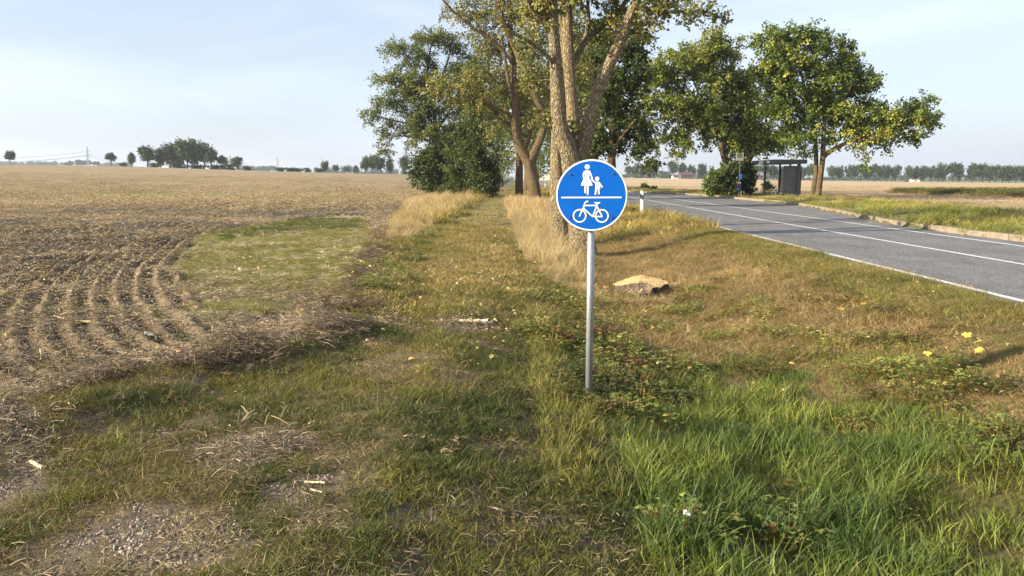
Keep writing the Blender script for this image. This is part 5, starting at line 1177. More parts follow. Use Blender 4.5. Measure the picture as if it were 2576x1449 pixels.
# ------------------------------------------------------------------ objects
# traffic sign ----------------------------------------------------
def traffic_sign():
    b = gnd(1481, 1012); x, y = b[0], b[1]
    zc = at(1483.5, 491, y)[2]; z0 = float(height(x, y))
    root = empty('traffic_sign', (x, y, z0), 'round blue shared footpath and cycle sign on a grey steel pole', 'sign', rz=math.radians(-6.5))
    mb = MB(); mb.cyl((0, 0, -.3), (0, 0, zc - z0 + .26), .030, n=28); mb.build('pole', M['zinc'], root, smooth=True)
    mb = MB(); mb.cyl((0, 0, zc - z0 + .26), (0, 0, zc - z0 + .275), .033, n=20); mb.build('pole_cap', M['black'], root)
    Rr = .3 * 565 / 565 * (y * 88.5 / F / .3); h = zc - z0; D = -.055     # plate stands in front of the pole
    S = Rr / .3
    def P(u, v, d): return (u, D - d, h + v)
    def disc(r, d0, d1, n=72):
        m = MB(); m.cyl(P(0, 0, d0), P(0, 0, d1), r, n=n); return m
    plate = disc(Rr, -.006, .001).build('sign_plate', M['zinc'], root)
    # rim ring
    m = MB(); n = 96; r0, r1 = Rr * .952, Rr
    vs = []
    for i in range(n):
        a = 6.28318 * i / n
        for rr, d in ((r0, .003), (r1 - .004, .003), (r1, -.002), (r1, .0)): vs.append(P(rr * math.cos(a), rr * math.sin(a), d))
    fs = []
    for i in range(n):
        j = (i + 1) % n; fs += [(4 * i, 4 * j, 4 * j + 1, 4 * i + 1), (4 * i + 1, 4 * j + 1, 4 * j + 2, 4 * i + 2)]
    m.add(vs, fs); m.build('rim', M['cream'], plate)
    disc(Rr * .955, .001, .0022).build('blue_face', M['blue'], plate)
    lay = [0.0028]
    def U(px, py): return ((px - 906) / 565 * Rr, -(py - 737) / 567 * Rr)
    def stroke(m, pts, w, caps=True):
        w = w / 565 * Rr / 2; pts = [Vector(U(*p)) for p in pts]
        for a, b_ in zip(pts[:-1], pts[1:]):
            d = (b_ - a).normalized(); nn = Vector((-d.y, d.x)) * w; lay[0] += .00006; z = lay[0]
            m.poly([P(*(a - nn), z), P(*(b_ - nn), z), P(*(b_ + nn), z), P(*(a + nn), z)])
        if caps:
            for p in pts:
                lay[0] += .00006; m.poly([P(p.x + w * math.cos(t), p.y + w * math.sin(t), lay[0]) for t in np.linspace(0, 6.2831, 20)[:-1]])
    def fill(m, pts):
        lay[0] += .00006; m.poly([P(*U(*p), lay[0]) for p in pts])
    def ring(m, cx, cy, ro, ri, n=48):
        lay[0] += .00006; z = lay[0]; vs = []
        for i in range(n):
            a = 6.28318 * i / n; vs += [P(*U(cx + ro * math.cos(a), cy + ro * math.sin(a)), z), P(*U(cx + ri * math.cos(a), cy + ri * math.sin(a)), z)]
        m.add(vs, [(2 * i, 2 * ((i + 1) % n), 2 * ((i + 1) % n) + 1, 2 * i + 1) for i in range(n)])
    def circ(m, cx, cy, r): fill(m, [(cx + r * math.cos(t), cy + r * math.sin(t)) for t in np.linspace(0, 6.2831, 28)[:-1]])
    m = MB()  # woman
    circ(m, 831, 290, 39)
    fill(m, [(795, 352), (812, 345), (850, 345), (866, 352), (872, 400), (864, 440), (868, 470), (890, 505), (910, 545), (919, 583), (737, 583), (744, 545), (765, 505), (792, 470), (798, 440), (793, 400)])
    stroke(m, [(793, 362), (778, 385), (773, 430), (782, 472)], 24)
    stroke(m, [(868, 362), (890, 410), (912, 468), (905, 482)], 24)
    stroke(m, [(806, 580), (806, 690)], 27); stroke(m, [(845, 580), (845, 717)], 28)
    m.build('woman_symbol', M['cream'], plate)
    m = MB()  # the child
    circ(m, 990, 476, 34)
    fill(m, [(968, 530), (985, 520), (1012, 522), (1030, 538), (1036, 575), (1042, 640), (960, 640), (966, 590), (962, 555)])
    stroke(m, [(905, 487), (940, 520), (975, 545)], 23); stroke(m, [(1020, 535), (1048, 575), (1070, 603)], 24)
    stroke(m, [(976, 630), (966, 716)], 26); stroke(m, [(1010, 630), (1022, 708)], 26)
    m.build('child_symbol', M['cream'], plate)
    m = MB(); stroke(m, [(428, 773), (1377, 768)], 23, caps=False); m.build('dividing_bar', M['cream'], plate)
    m = MB()
    ring(m, 722, 1062, 109, 87); ring(m, 1073, 1061, 109, 87)
    stroke(m, [(720, 1064), (795, 900), (800, 862), (822, 838)], 22, caps=True); stroke(m, [(822, 834), (857, 834)], 24, caps=False)
    stroke(m, [(790, 898), (985, 896)], 23); stroke(m, [(780, 940), (925, 1070), (1075, 1072)], 22); stroke(m, [(930, 1066), (1004, 870)], 22); stroke(m, [(985, 890), (1078, 1068)], 22)
    fill(m, [(942, 844), (1043, 844), (1043, 866), (1010, 866), (1004, 884), (990, 884), (988, 868), (955, 860)])
    m.build('bicycle_symbol', M['cream'], plate)
    for (px, py) in ((570, 409), (1238, 396), (569, 1082), (1228, 1080)):
        u, v = U(px, py); m = MB(); m.cyl(P(u, v, .002), P(u, v, .006), .009, n=16); m.cyl(P(u, v, .006), P(u, v, .014), .0055, n=6); m.build('bolt', M['bolt'], plate)
    for dz in (.19, -.19):
        m = MB(); m.box((0, -.012, h + dz), (.12, .075, .025)); m.build('clamp', M['zinc'], root)
traffic_sign()

# road marker posts --------------------------------------------------
def delineator(px, pbase, Y, label, proto=None, x=None):
    p = at(px, pbase, Y); X = p[0] if x is None else x; z = float(height(X, Y))
    root = empty('marker_post', (X, Y, z), label, 'marker post', 'marker posts along the road')
    if proto:
        for ch in proto.children:
            c = ch.copy(); scene.collection.objects.link(c); c.parent = root
            for g in ch.children:
                d = g.copy(); scene.collection.objects.link(d); d.parent = c
        return root
    def prism(z0, z1, sl0=0.0, sl1=0.0, o=0.0):
        m = MB(); w0, w1 = .075 + o, .075 + o; d = .055 + o
        pr = [(-w0, -d * .55), (w0, -d * .55), (w0 * .75, d), (-w0 * .75, d)]
        vs = [(a, b, z0 - sl0 * a / .075) for a, b in pr] + [(a, b, z1 - sl1 * a / .075) for a, b in pr]
        m.add(vs, [(3, 2, 1, 0), (4, 5, 6, 7), (0, 1, 5, 4), (1, 2, 6, 5), (2, 3, 7, 6), (3, 0, 4, 7)]); return m
    body = prism(-.2, 1.06, 0, .035).build('post_body', M['white'], root, bevel=.006)
    band = prism(.66, .89, .035, .035, .003).build('black_band', M['black'], root)
    for zz in (.835, .725):
        m = MB(); m.cyl((0, -.034, zz), (0, -.041, zz), .028, n=18); m.build('reflector', M['reflector'], band)
    return root
d0 = delineator(1613.5, 532, 37.5, 'white marker post with black band at the near road edge')
delineator(1371, 465, 148, 'tiny white marker post seen between the two poplar trunks', d0)
delineator(1572, 480, 88, 'marker post on the far roadside peeping out beside the sign rim', d0)

# bus stop -------------------------------------------------------------
M['glass'] = None
def glass_mat(name, col, alpha, rough=.25):
    m, n, l, out = new_mat(name)
    tr = N(n, 'ShaderNodeBsdfTransparent'); b = N(n, 'ShaderNodeBsdfPrincipled', Roughness=rough)
    tc = N(n, 'ShaderNodeTexCoord'); no = N(n, 'ShaderNodeTexNoise', Scale=2.2, Detail=5.0); l.new(tc.outputs['Object'], no.inputs['Vector'])
    mp = N(n, 'ShaderNodeMapping'); mp.inputs['Scale'].default_value = (6, 6, .6); l.new(tc.outputs['Object'], mp.inputs['Vector'])
    n2 = N(n, 'ShaderNodeTexNoise', Scale=2.0, Detail=3.0); l.new(mp.outputs[0], n2.inputs['Vector'])
    mx = N(n, 'ShaderNodeMixRGB'); mx.inputs['Color1'].default_value = (*col, 1); mx.inputs['Color2'].default_value = (.22, .11, .10, 1)  # reddish reflections painted into the dusty glass colour as noise patches
    r = N(n, 'ShaderNodeMapRange'); r.inputs['From Min'].default_value = .52; r.inputs['From Max'].default_value = .66; l.new(no.outputs['Fac'], r.inputs['Value'])
    l.new(r.outputs[0], mx.inputs['Fac']); l.new(mx.outputs[0], b.inputs['Base Color'])
    r2 = N(n, 'ShaderNodeMapRange'); r2.inputs['From Min'].default_value = .3; r2.inputs['From Max'].default_value = .7; r2.inputs['To Min'].default_value = max(0, alpha - .12); r2.inputs['To Max'].default_value = min(1, alpha + .12)
    l.new(n2.outputs['Fac'], r2.inputs['Value'])
    ms = N(n, 'ShaderNodeMixShader'); l.new(r2.outputs[0], ms.inputs['Fac']); l.new(tr.outputs[0], ms.inputs[1]); l.new(b.outputs[0], ms.inputs[2]); l.new(ms.outputs[0], out.inputs[0])
    return m
M['dirt_and_reflection_glass'] = glass_mat('dirt_and_reflection_glass', (.12, .13, .14), .80)
M['side_glass'] = glass_mat('streaked_glass', (.10, .12, .13), .6)
M['clear_glass'] = glass_mat('clear_glass', (.10, .12, .13), .10)
def shelter():
    Y0, Y1 = 66.0, 71.0; X0, X1 = 22.55, 23.95; X1b = 23.95
    bz = float(height(23.2, 66.5)) - .02; L0 = Vector((23.2, 66, bz))
    root = empty('bus_shelter', tuple(L0), 'dark grey steel bus shelter with a flat roof and dirty glass walls', 'bus shelter')
    g = M['steel_dark']; zt = at(1965, 418, 66)[2] - bz          # wall top
    rb, rt = at(1935, 412, 66)[2] - bz, at(1935, 402, 66)[2] - bz
    def loc(x, y, z): return (x - L0.x, y - L0.y, z)
    # roof, its eaves reaching out towards the road
    m = MB(); m.box(loc((21.5 + 24.2) / 2, (65.4 + 71.6) / 2, (rb + rt) / 2), (2.7, 6.2, rt - rb)); roof = m.build('roof', g, root, bevel=.015)
    m = MB(); m.box(loc((21.5 + 24.2) / 2, (65.4 + 71.6) / 2, rt + .012), (2.62, 6.1, .02)); m.build('roof_skin', M['zinc'], roof)
    m = MB(); m.box(loc(21.492, 67.0, (rb + rt) / 2), (.012, .8, .2)); m.build('stop_name_plate', M['white'], roof)
    for nm, (px_, py_, w, h) in {'post': (23.72, 65.93, .24, zt + .55), }.items():
        m = MB(); m.box(loc(px_, py_, (h - .1) / 2), (w, .2, h + .1)); m.build(nm, g, root, bevel=.01)
    for (px_, py_, h) in ((23.86, 71.0, rb), (X0, 71.0, zt), (X0, 66.0, zt), (23.9, 68.5, rb)):
        m = MB(); m.box(loc(px_, py_, h / 2 - .05), (.14, .14, h + .1)); m.build('post', g, root, bevel=.008)
    def wall(nm, a, b, z0, z1, mat):
        a = Vector(a); b = Vector(b); w = .09; f = MB()
        f.bar((a.x, a.y, z0), (b.x, b.y, z0), w, .05); f.bar((a.x, a.y, z1), (b.x, b.y, z1), w, .05)
        for q in (a, b): f.bar((q.x, q.y, z0 - .01), (q.x, q.y, z1 + .01), .055, .055)
        fr = f.build(nm, g, root)
        t = (b - a).normalized(); p = MB(); nn = Vector((-t.y, t.x, 0)) * .006; a2 = a + t * .07; b2 = b - t * .07
        p.poly([(a2 + nn).to_tuple()[:2] + (z0 + .045,), (b2 + nn).to_tuple()[:2] + (z0 + .045,), (b2 + nn).to_tuple()[:2] + (z1 - .045,), (a2 + nn).to_tuple()[:2] + (z1 - .045,)], thick=tuple(nn * -2))
        p.build('pane', mat, fr)
    wall('end_wall', loc(X0, Y0, 0), loc(X1, Y0, 0), .12, zt, M['dirt_and_reflection_glass'])
    wall('end_wall', loc(X0, Y1, 0), loc(X1, Y1, 0), .12, zt, M['clear_glass'])
    wall('back_wall', loc(X1, Y0, 0), loc(X1, 68.5, 0), .14, zt - .002, M['side_glass']); wall('back_wall', loc(X1, 68.5, 0), loc(X1, Y1, 0), .142, zt - .004, M['side_glass'])
shelter()
def bench():
    x, y = 20.7, 62.3; z = float(height(x, y)); root = empty('bench', (x, y, z), 'small dark bench standing in front of the bus shelter', 'bench', rz=math.radians(90))
    for i, dy in enumerate((-.15, 0, .15)):
        m = MB(); m.box((0, dy, .53), (1.5, .12, .045)); m.build('seat_slat', M['steel_dark'], root)
    for s in (-.5, .5):
        m = MB(); m.box((s, 0, .49), (.07, .40, .035)); m.box((s, -.14, .2), (.06, .05, .55)); m.box((s, .14, .2), (.06, .05, .55)); m.build('leg', M['steel_dark'], root)
bench()
M['yellow'] = simple('stop_yellow', (.80, .52, .03), .5); M['stop_green'] = simple('stop_green', (.02, .09, .03), .5)
M['timetable'] = simple('timetable_blue', (.05, .26, .62), .4, noise=.1); M['orange'] = simple('orange_strip', (.75, .40, .12), .5)
def stop_sign():
    Y = 63.5; p = at(1858, 493, Y); x = p[0]; z = float(height(x, Y)); k = Y / F
    root = empty('bus_stop_sign', (x, Y, z), 'white bus stop sign with a yellow H on a thin pole', 'bus stop sign')
    m = MB(); m.cyl((0, 0, -.2), (0, 0, at(1858, 404, Y)[2] - z), .035, n=14); m.build('pole', M['zinc'], root, smooth=True)
    zc = at(1856, 394, Y)[2] - z; w = 19 * k; h = 19.5 * k
    m = MB(); m.box((-.05, -.05, zc), (w, .03, h)); pl = m.build('sign_plate', M['cream'], root, bevel=.005)
    zh = zc + .09
    def disc(nm, r, d, mat, r_in=0):
        m = MB(); n = 40
        if r_in:
            vs = []
            for i in range(n):
                a = 6.28318 * i / n; vs += [(-.05 + r * math.cos(a), d, zh + r * math.sin(a)), (-.05 + r_in * math.cos(a), d, zh + r_in * math.sin(a))]
            m.add(vs, [(2 * i, 2 * ((i + 1) % n), 2 * ((i + 1) % n) + 1, 2 * i + 1) for i in range(n)])
        else: m.cyl((-.05, d + .002, zh), (-.05, d, zh), r, n=n)
        m.build(nm, mat, pl)
    disc('yellow_disc', .225, -.069, M['yellow']); disc('green_ring', .225, -.0715, M['stop_green'], .175)
    m = MB(); g = -.0712
    m.box((-.05 - .075, g, zh), (.056, .002, .26)); m.box((-.05 + .075, g, zh), (.056, .002, .26)); m.box((-.05, g - .0004, zh), (.096, .002, .05)); m.build('letter_h', M['stop_green'], pl)
    m = MB(); m.box((-.05, -.068, zc - h / 2 + .07), (w * .86, .004, .03)); m.build('line_strip', M['orange'], pl)
    z1, z2 = at(1858, 451, Y)[2] - z, at(1858, 437, Y)[2] - z
    m = MB(); m.box((.12, -.05, (z1 + z2) / 2), (.19, .04, z2 - z1)); m.build('timetable_case', M['timetable'], root, bevel=.01)
stop_sign()
M['rust'] = simple('rusty_mesh', (.13, .06, .045), .9, noise=.35, nscale=25); M['blue_bag'] = simple('blue_bag', (.03, .10, .28), .5, noise=.25, nscale=12, bump=.6); M['paper'] = simple('crumpled_paper', (.75, .76, .70), .8, bump=.6, nscale=30)
def bin_():
    Y = 63.2; p = at(1857.5, 480, Y); x = p[0]; z = float(height(x, Y)); k = Y / F
    zb = at(1857, 480, Y)[2] - z; zt = at(1857, 462, Y)[2] - z
    root = empty('litter_bin', (x + .0, Y, z), 'rusty litter basket with a blue bag fixed to the stop sign pole', 'litter bin')
    m = MB(); n = 18
    for i in range(n):                                     # upright wires of the basket
        a = 6.283 * i / n; m.cyl((.17 * math.cos(a), .17 * math.sin(a), zb + .22), (.21 * math.cos(a), .21 * math.sin(a), zt), .011, n=4)
    for q in range(6):
        zz = zb + .22 + (zt - zb - .22) * q / 5; rr = .17 + .04 * q / 5
        for i in range(n):
            a, b = 6.283 * i / n, 6.283 * (i + 1) / n; m.cyl((rr * math.cos(a), rr * math.sin(a), zz), (rr * math.cos(b), rr * math.sin(b), zz), .012, n=4)
    m.build('basket', M['rust'], root)
    m = MB(); m.cyl((0, 0, zb), (0, 0, zb + .24), .15, .185, n=16); m.cyl((0, 0, zb - .03), (0, 0, zb + .0), .08, .15, n=16); m.cyl((0, 0, zb + .2401), (0, 0, zt - .05), .150, .18, n=16); m.build('blue_bag', M['blue_bag'], root, smooth=True)
    r = random.Random(2)
    for i in range(6):
        m = MB(); c = Vector((r.uniform(-.13, .13), r.uniform(-.12, .12), zt + r.uniform(0, .08)))
        vs = [c + Vector((r.uniform(-.08, .08), r.uniform(-.08, .08), r.uniform(-.06, .06))) for _ in range(6)]
        bm = bmesh.new(); [bm.verts.new(v) for v in vs]; bmesh.ops.convex_hull(bm, input=bm.verts); me = bpy.data.meshes.new('crumpled_paper'); bm.to_mesh(me); bm.free()
        link_mesh('crumpled_paper', me, M['paper'], root)
bin_()

# tree stump -------------------------------------------------------------
M['cut_wood'] = None
def cut_mat():
    m, n, l, out = new_mat('fresh_cut_wood'); tc = N(n, 'ShaderNodeTexCoord')
    w = N(n, 'ShaderNodeTexWave', Scale=7.0, Distortion=1.5, wave_type='RINGS'); w.rings_direction = 'Z'; w.inputs['Detail'].default_value = 4
    no = N(n, 'ShaderNodeTexNoise', Scale=40.0, Detail=5.0); l.new(tc.outputs['Object'], w.inputs['Vector']); l.new(tc.outputs['Object'], no.inputs['Vector'])
    cr = N(n, 'ShaderNodeMixRGB'); cr.inputs['Color1'].default_value = (.40, .26, .10, 1); cr.inputs['Color2'].default_value = (.68, .52, .27, 1); l.new(w.outputs['Fac'], cr.inputs['Fac'])
    r = N(n, 'ShaderNodeMapRange'); r.inputs['To Min'].default_value = .7; r.inputs['To Max'].default_value = 1.2; l.new(no.outputs['Fac'], r.inputs['Value'])
    v = N(n, 'ShaderNodeVectorMath', operation='MULTIPLY'); l.new(cr.outputs[0], v.inputs[0]); l.new(r.outputs[0], v.inputs[1])
    b = N(n, 'ShaderNodeBsdfPrincipled', Roughness=.85); b.inputs['Specular IOR Level'].default_value = .2
    bn = N(n, 'ShaderNodeTexNoise', Scale=5.0, Detail=6.0); l.new(tc.outputs['Object'], bn.inputs['Vector']); br = N(n, 'ShaderNodeMapRange'); br.inputs['From Min'].default_value = .5; br.inputs['From Max'].default_value = .68; l.new(bn.outputs['Fac'], br.inputs['Value'])
    bm_ = N(n, 'ShaderNodeMixRGB'); bm_.inputs['Color2'].default_value = (.34, .20, .09, 1); l.new(br.outputs[0], bm_.inputs['Fac']); l.new(v.outputs[0], bm_.inputs['Color1'])
    bp = N(n, 'ShaderNodeBump', Strength=.7, Distance=.02); l.new(no.outputs['Fac'], bp.inputs['Height']); l.new(bp.outputs[0], b.inputs['Normal'])
    l.new(bm_.outputs[0], b.inputs['Base Color']); l.new(b.outputs[0], out.inputs[0]); return m
M['cut_wood'] = cut_mat()
M['torn_wood'] = simple('torn_wood', (.16, .115, .08), .95, noise=.6, nscale=18, bump=.8)
M['stump_bark'] = bark_mat('stump_bark', (.16, .125, .09), (.03, .024, .02), (.20, .14, .08), scale=1.6, bump=1.0, dist=.05, lich=.3)
def stump():
    b = gnd(1618, 748); x, y = b[0], b[1] + .35; z = float(height(x, y)); k = b[1] / F
    root = empty('tree_stump', (x, y, z), 'freshly cut broad tree stump with a pale sloping top', 'tree stump')
    n = 64; r = np.random.RandomState(3); zt = at(1625, 694, y + .3)[2] - z
    a = np.linspace(0, 6.2832, n, endpoint=False)
    prof = 1 + .10 * np.sin(2 * a + .6) + .06 * np.sin(5 * a) + .035 * np.sin(9 * a + 1) + .022 * np.sin(17 * a + 2) + .016 * np.sin(31 * a)
    rings = [(-.15, 1.28), (.03, 1.14), (.12, 1.02), (.22, .97), (.40, .94)]
    Rx, Ry = 70 * k, 48 * k
    V, B = [], []
    ztop = lambda px_, py_: zt - .075 + .085 * py_ / Ry - .10 * np.clip((-px_ / Rx - .1), 0, 1) ** 1.2 - .05 * np.clip(px_ / Rx - .2, 0, 1) - .12 * ((py_ < -.08) & (px_ < .25 * Rx))
    for i, (h, s) in enumerate(rings):
        q = prof * s; X_ = Rx * q * np.cos(a); Y_ = Ry * q * np.sin(a)
        T = ztop(X_, Y_); Z_ = h / .40 * T if i else np.full(n, -.15)
        V.append(np.stack([X_, Y_, Z_], -1)); B.append(np.stack([.5 * np.cos(a), .5 * np.sin(a), Z_], -1))
    Q = []
    for i in range(len(rings) - 1):
        kk = np.arange(n); k2 = (kk + 1) % n; Q.append(np.stack([i * n + kk, i * n + k2, (i + 1) * n + k2, (i + 1) * n + kk], -1))
    link_mesh('bark_side', np_mesh('bark_side', np.vstack(V), np.vstack(Q), vec={'bark': np.vstack(B)}, smooth=True), M['stump_bark'], root)
    # cut face: rings inward over the sloping top
    V, Q = [], []; cs = [1, .9, .78, .66, .54, .42, .3, .18, .06]
    for s in cs:
        q = prof * .935 * s; X_ = Rx * q * np.cos(a); Y_ = Ry * q * np.sin(a); V.append(np.stack([X_, Y_, ztop(X_, Y_) + .004 + .012 * (vnoise(X_, Y_, .07, 3) - .5)], -1))
    for i in range(len(cs) - 1):
        kk = np.arange(n); k2 = (kk + 1) % n; Q.append(np.stack([i * n + kk, i * n + k2, (i + 1) * n + k2, (i + 1) * n + kk], -1))
    V = np.vstack(V); Q = np.vstack(Q); step = ((V[Q, 2].max(1) - V[Q, 2].min(1)) > .07) | ((V[Q, 1].mean(1) < -.09) & (V[Q, 0].mean(1) < .24 * Rx))
    for nm, msk, mt in (('cut_face', ~step, 'cut_wood'), ('torn_edge', step, 'torn_wood')):
        q = Q[msk]; u, inv = np.unique(q, return_inverse=True); link_mesh(nm, np_mesh(nm, V[u], inv.reshape(q.shape)), M[mt], root)
    rr = random.Random(5)
    for i in range(12):
        m = MB()                                   # torn splinters standing on the broken side
        u = rr.uniform(-.8, .3); px_, py_ = Rx * u, -Ry * rr.uniform(.12, .8); zz = float(ztop(np.array(px_), np.array(py_)))
        m.bar((px_, py_, zz), (px_ + rr.uniform(-.10, .12), py_ + rr.uniform(-.05, .04), zz + rr.uniform(.01, .09)), rr.uniform(.012, .026), .007); m.build('splinter', M['cut_wood'], root)
stump()

# loose wood ----------------------------------------------------------------
M['pale_wood'] = simple('peeled_wood', (.72, .60, .38), .8, noise=.15, nscale=20, bump=.5); M['grey_wood'] = simple('weathered_wood', (.30, .23, .16), .9, noise=.3, nscale=15, bump=.7)
M['white_card'] = simple('white_plastic_piece', (.85, .84, .78), .5, noise=.05)
def stick(nm, label, cat, pts, r0, r1, mat, group=None, flatk=.5, dz=.02):
    P = [gnd(px, py) for px, py in pts]; P = np.array([(p[0], p[1], p[2] + dz) for p in P]); c = P.mean(0); Rr = np.linspace(r0, r1, len(P))
    P2, R2 = resample(P - c, Rr, .05); V, Q, B = tubes([(P2, R2, 7)])
    V[:, 2] = (V[:, 2] - 0) * 1.0
    me = np_mesh(nm, V, Q, vec={'bark': B}, smooth=True); o = link_mesh(nm, me, mat); o.location = c; tag(o, label, cat, group); return o
stick('wood_strip', 'long pale bowed strip of peeled wood on the bare soil at the left', 'wood strip', [(136, 798), (170, 808), (205, 813), (233, 814)], .008, .018, M['pale_wood'])
stick('wood_strip', 'short upright-looking pale stick on the soil near the left edge', 'stick', [(102, 885), (104, 900), (102, 912)], .010, .006, M['pale_wood'])
stick('stick', 'thin pale stick lying below the white piece on the soil', 'stick', [(265, 886), (295, 890), (333, 896)], .008, .005, M['pale_wood'])
stick('stick', 'dark grey stick lying at the lower left edge of the photo', 'stick', [(0, 1090), (70, 1082), (135, 1076)], .012, .008, M['grey_wood'])
stick('stick', 'pale stub of wood on the bare earth low at the left', 'stick', [(78, 1168), (108, 1186)], .012, .010, M['pale_wood'])
stick('stick', 'upper of two short pale sticks low in the turf', 'stick', [(765, 1221), (818, 1223)], .007, .006, M['pale_wood'])
stick('stick', 'lower of two short pale sticks low in the turf', 'stick', [(782, 1240), (812, 1248)], .006, .005, M['pale_wood'])
stick('stick', 'grey forked-looking stick in the turf left of centre', 'stick', [(480, 1163), (505, 1152), (525, 1140)], .009, .006, M['grey_wood'])
stick('stick', 'thin dark twig across the path below the splintered log', 'stick', [(1150, 965), (1185, 963), (1215, 958)], .006, .004, M['grey_wood'])
stick('stick', 'curved grey stick at the dark edge of the soil heap', 'stick', [(885, 748), (895, 757), (902, 764)], .02, .012, M['grey_wood'])
def slab(nm, label, cat, px, py, L, W, T, yaw, mat, tilt=.05):
    p = gnd(px, py); n = 12; mb = MB(); rr = random.Random(int(px)); vs = []
    for i in range(n + 1):
        t = i / n - .5; w = W * (.75 + .3 * math.sin(i * 1.7) * .4 + .25 * (1 - (2 * t) ** 2)) / 2; zz = T * (.5 + .2 * math.sin(i * 2.3))
        vs += [(t * L, -w, 0), (t * L, w, 0), (t * L, w * .7, zz + .3 * T), (t * L, -w * .8, zz)]
    fs = [(0, 1, 2, 3)[::-1], (4 * n, 4 * n + 1, 4 * n + 2, 4 * n + 3)]
    for i in range(n):
        a = 4 * i; b_ = a + 4; fs += [(a, b_, b_ + 1, a + 1), (a + 1, b_ + 1, b_ + 2, a + 2), (a + 2, b_ + 2, b_ + 3, a + 3), (a + 3, b_ + 3, b_, a)]
    mb.add(vs, fs); o = mb.build(nm, mat); o.location = (p[0], p[1], p[2] + .015); o.rotation_euler = (tilt, 0, yaw); return tag(o, label, cat)
def piece():
    p = gnd(372, 847); mb = MB(); mb.box((0, 0, .010), (.16, .05, .012)); o = mb.build('plastic_strip', M['white_card'], bevel=.004); o.location = (p[0], p[1], p[2] + .02); o.rotation_euler = (.12, .05, math.radians(-42)); tag(o, 'bright white flat piece of board lying on the bare soil', 'board')
piece()
o = slab('split_log', 'pale split log piece with dark bark lying across the path', 'log', 1182, 812, .42, .055, .03, .05, M['pale_wood'])
o2 = slab('bark_underside', None, None, 1200, 815, .30, .06, .025, -.05, M['torn_wood']); o2.parent = o; o2.location = (.12, -.02, -.012)
slab('bark_slab', 'flat brown bark slab on the soil left of the green patch', 'bark', 745 - 0, 1, 1, 1, 1, 0, M['grey_wood']) if False else None
slab('bark_slab', 'long brown bark slab lying at the bottom edge of the weedy patch', 'bark', 500, 793, .55, .12, .02, .35, M['grey_wood'])
slab('bark_slab', 'reddish bark slab on the soil above the turf at the left', 'bark', 465, 880, .32, .09, .02, .2, M['torn_wood'])
slab('bark_slab', 'dark bark strip on the straw right of the white piece', 'bark', 560, 890, .6, .05, .015, .15, M['grey_wood'])
def wrapper():
    p = gnd(1725, 1363); mb = MB(); mb.add([(-.022, -.012, .006), (.018, -.015, .0), (.024, .012, .012), (-.012, .018, .02), (0, 0, .028)], [(0, 1, 4), (1, 2, 4), (2, 3, 4), (3, 0, 4)])
    o = mb.build('wrapper', M['white_card']); o.location = (p[0], p[1], p[2] + .16); tag(o, 'crumpled whitish wrapper caught in the long grass at the bottom', 'litter')
wrapper()
M['yellow_leaf'] = simple('yellow_leaf', (.72, .46, .06), .6, noise=.2, nscale=30); M['rust_leaf'] = simple('rust_leaf', (.38, .10, .03), .7, noise=.3, nscale=30)
def big_leaf(px, py, s, label, mat, group=None, dz=.05, nm='fallen_leaf'):
    p = gnd(px, py); rr = random.Random(int(px + py)); mb = MB(); n = 15; vs = [(0, 0, .01)]
    for i in range(n):
        a = 6.283 * i / n; r_ = s * (1 if i % 3 == 0 else .66 if i % 3 == 1 else .74) * rr.uniform(.85, 1.1); vs.append((r_ * math.cos(a), r_ * math.sin(a) * .85, rr.uniform(-.01, .3) * s))
    mb.add(vs, [(0, 1 + i, 1 + (i + 1) % n) for i in range(n)]); o = mb.build(nm, mat); o.location = (p[0], p[1], p[2] + dz)
    o.rotation_euler = (rr.uniform(.1, .6), rr.uniform(-.3, .3), rr.uniform(0, 6)); return tag(o, label, 'leaf', group)
for px, py in ((2147, 781), (2171, 783), (2205, 794), (2180, 768), (2290, 803), (2327, 812), (2113, 796), (2286, 862), (2248, 865), (2430, 868), (2458, 885), (2462, 908), (2330, 915)):
    big_leaf(px, py, .06, 'large yellow fallen leaf on the dry slope near the right edge', M['yellow_leaf'], 'yellow leaves on the dry slope', dz=.11)
big_leaf(1484, 1016, .03, 'single yellow leaf at the foot of the sign pole', M['yellow_leaf'], dz=.07)
big_leaf(1427, 862, .07, 'rust-red curled leaf left of the sign pole', M['rust_leaf'], dz=.12); big_leaf(1990, 945, .05, 'yellow leaf in the grass of the ditch', M['yellow_leaf'], dz=.14)

# power line -----------------------------------------------------------------
M['pylon'] = simple('pylon_steel', (.30, .32, .34), .6)
def pylon(px, base, top, Y, label, thick=.35, full=True):
    p = at(px, base, Y); H = (base - top) * Y / F; root = empty('power_pylon', tuple(p), label, 'pylon', 'pylons of the power line')
    m = MB(); t = thick
    wdt = lambda z: H * (.055 * (1 - z / H) ** 1.0 + .006)
    lv = [0, .14, .27, .38, .48, .57, .65, .73, .80, .87, .93, 1.0]
    for a, b in zip(lv[:-1], lv[1:]):
        w0, w1 = wdt(a * H), wdt(b * H)
        for sx, sy in ((1, 1), (1, -1), (-1, -1), (-1, 1)): m.bar((sx * w0, sy * w0, a * H), (sx * w1, sy * w1, b * H), t)
        m.bar((-w0, -w0, a * H), (w1, -w1, b * H), t * .6); m.bar((w0, -w0, a * H), (-w1, -w1, b * H), t * .6)
    m.build('mast', M['pylon'], root)
    for z, w in ((.75, .17), (.54, .24)):
        m = MB(); zz = z * H
        m.bar((-w * H, 0, zz), (w * H, 0, zz), t * .8)
        for s in (-1, 1): m.bar((s * w * H, 0, zz), (0, 0, zz + .05 * H), t * .6); [m.bar((s * w * H * q, 0, zz), (s * w * H * q, 0, zz - .035 * H), t * .8) for q in (1, .62)]
        m.build('cross_arm', M['pylon'], root)
    return root, p, H
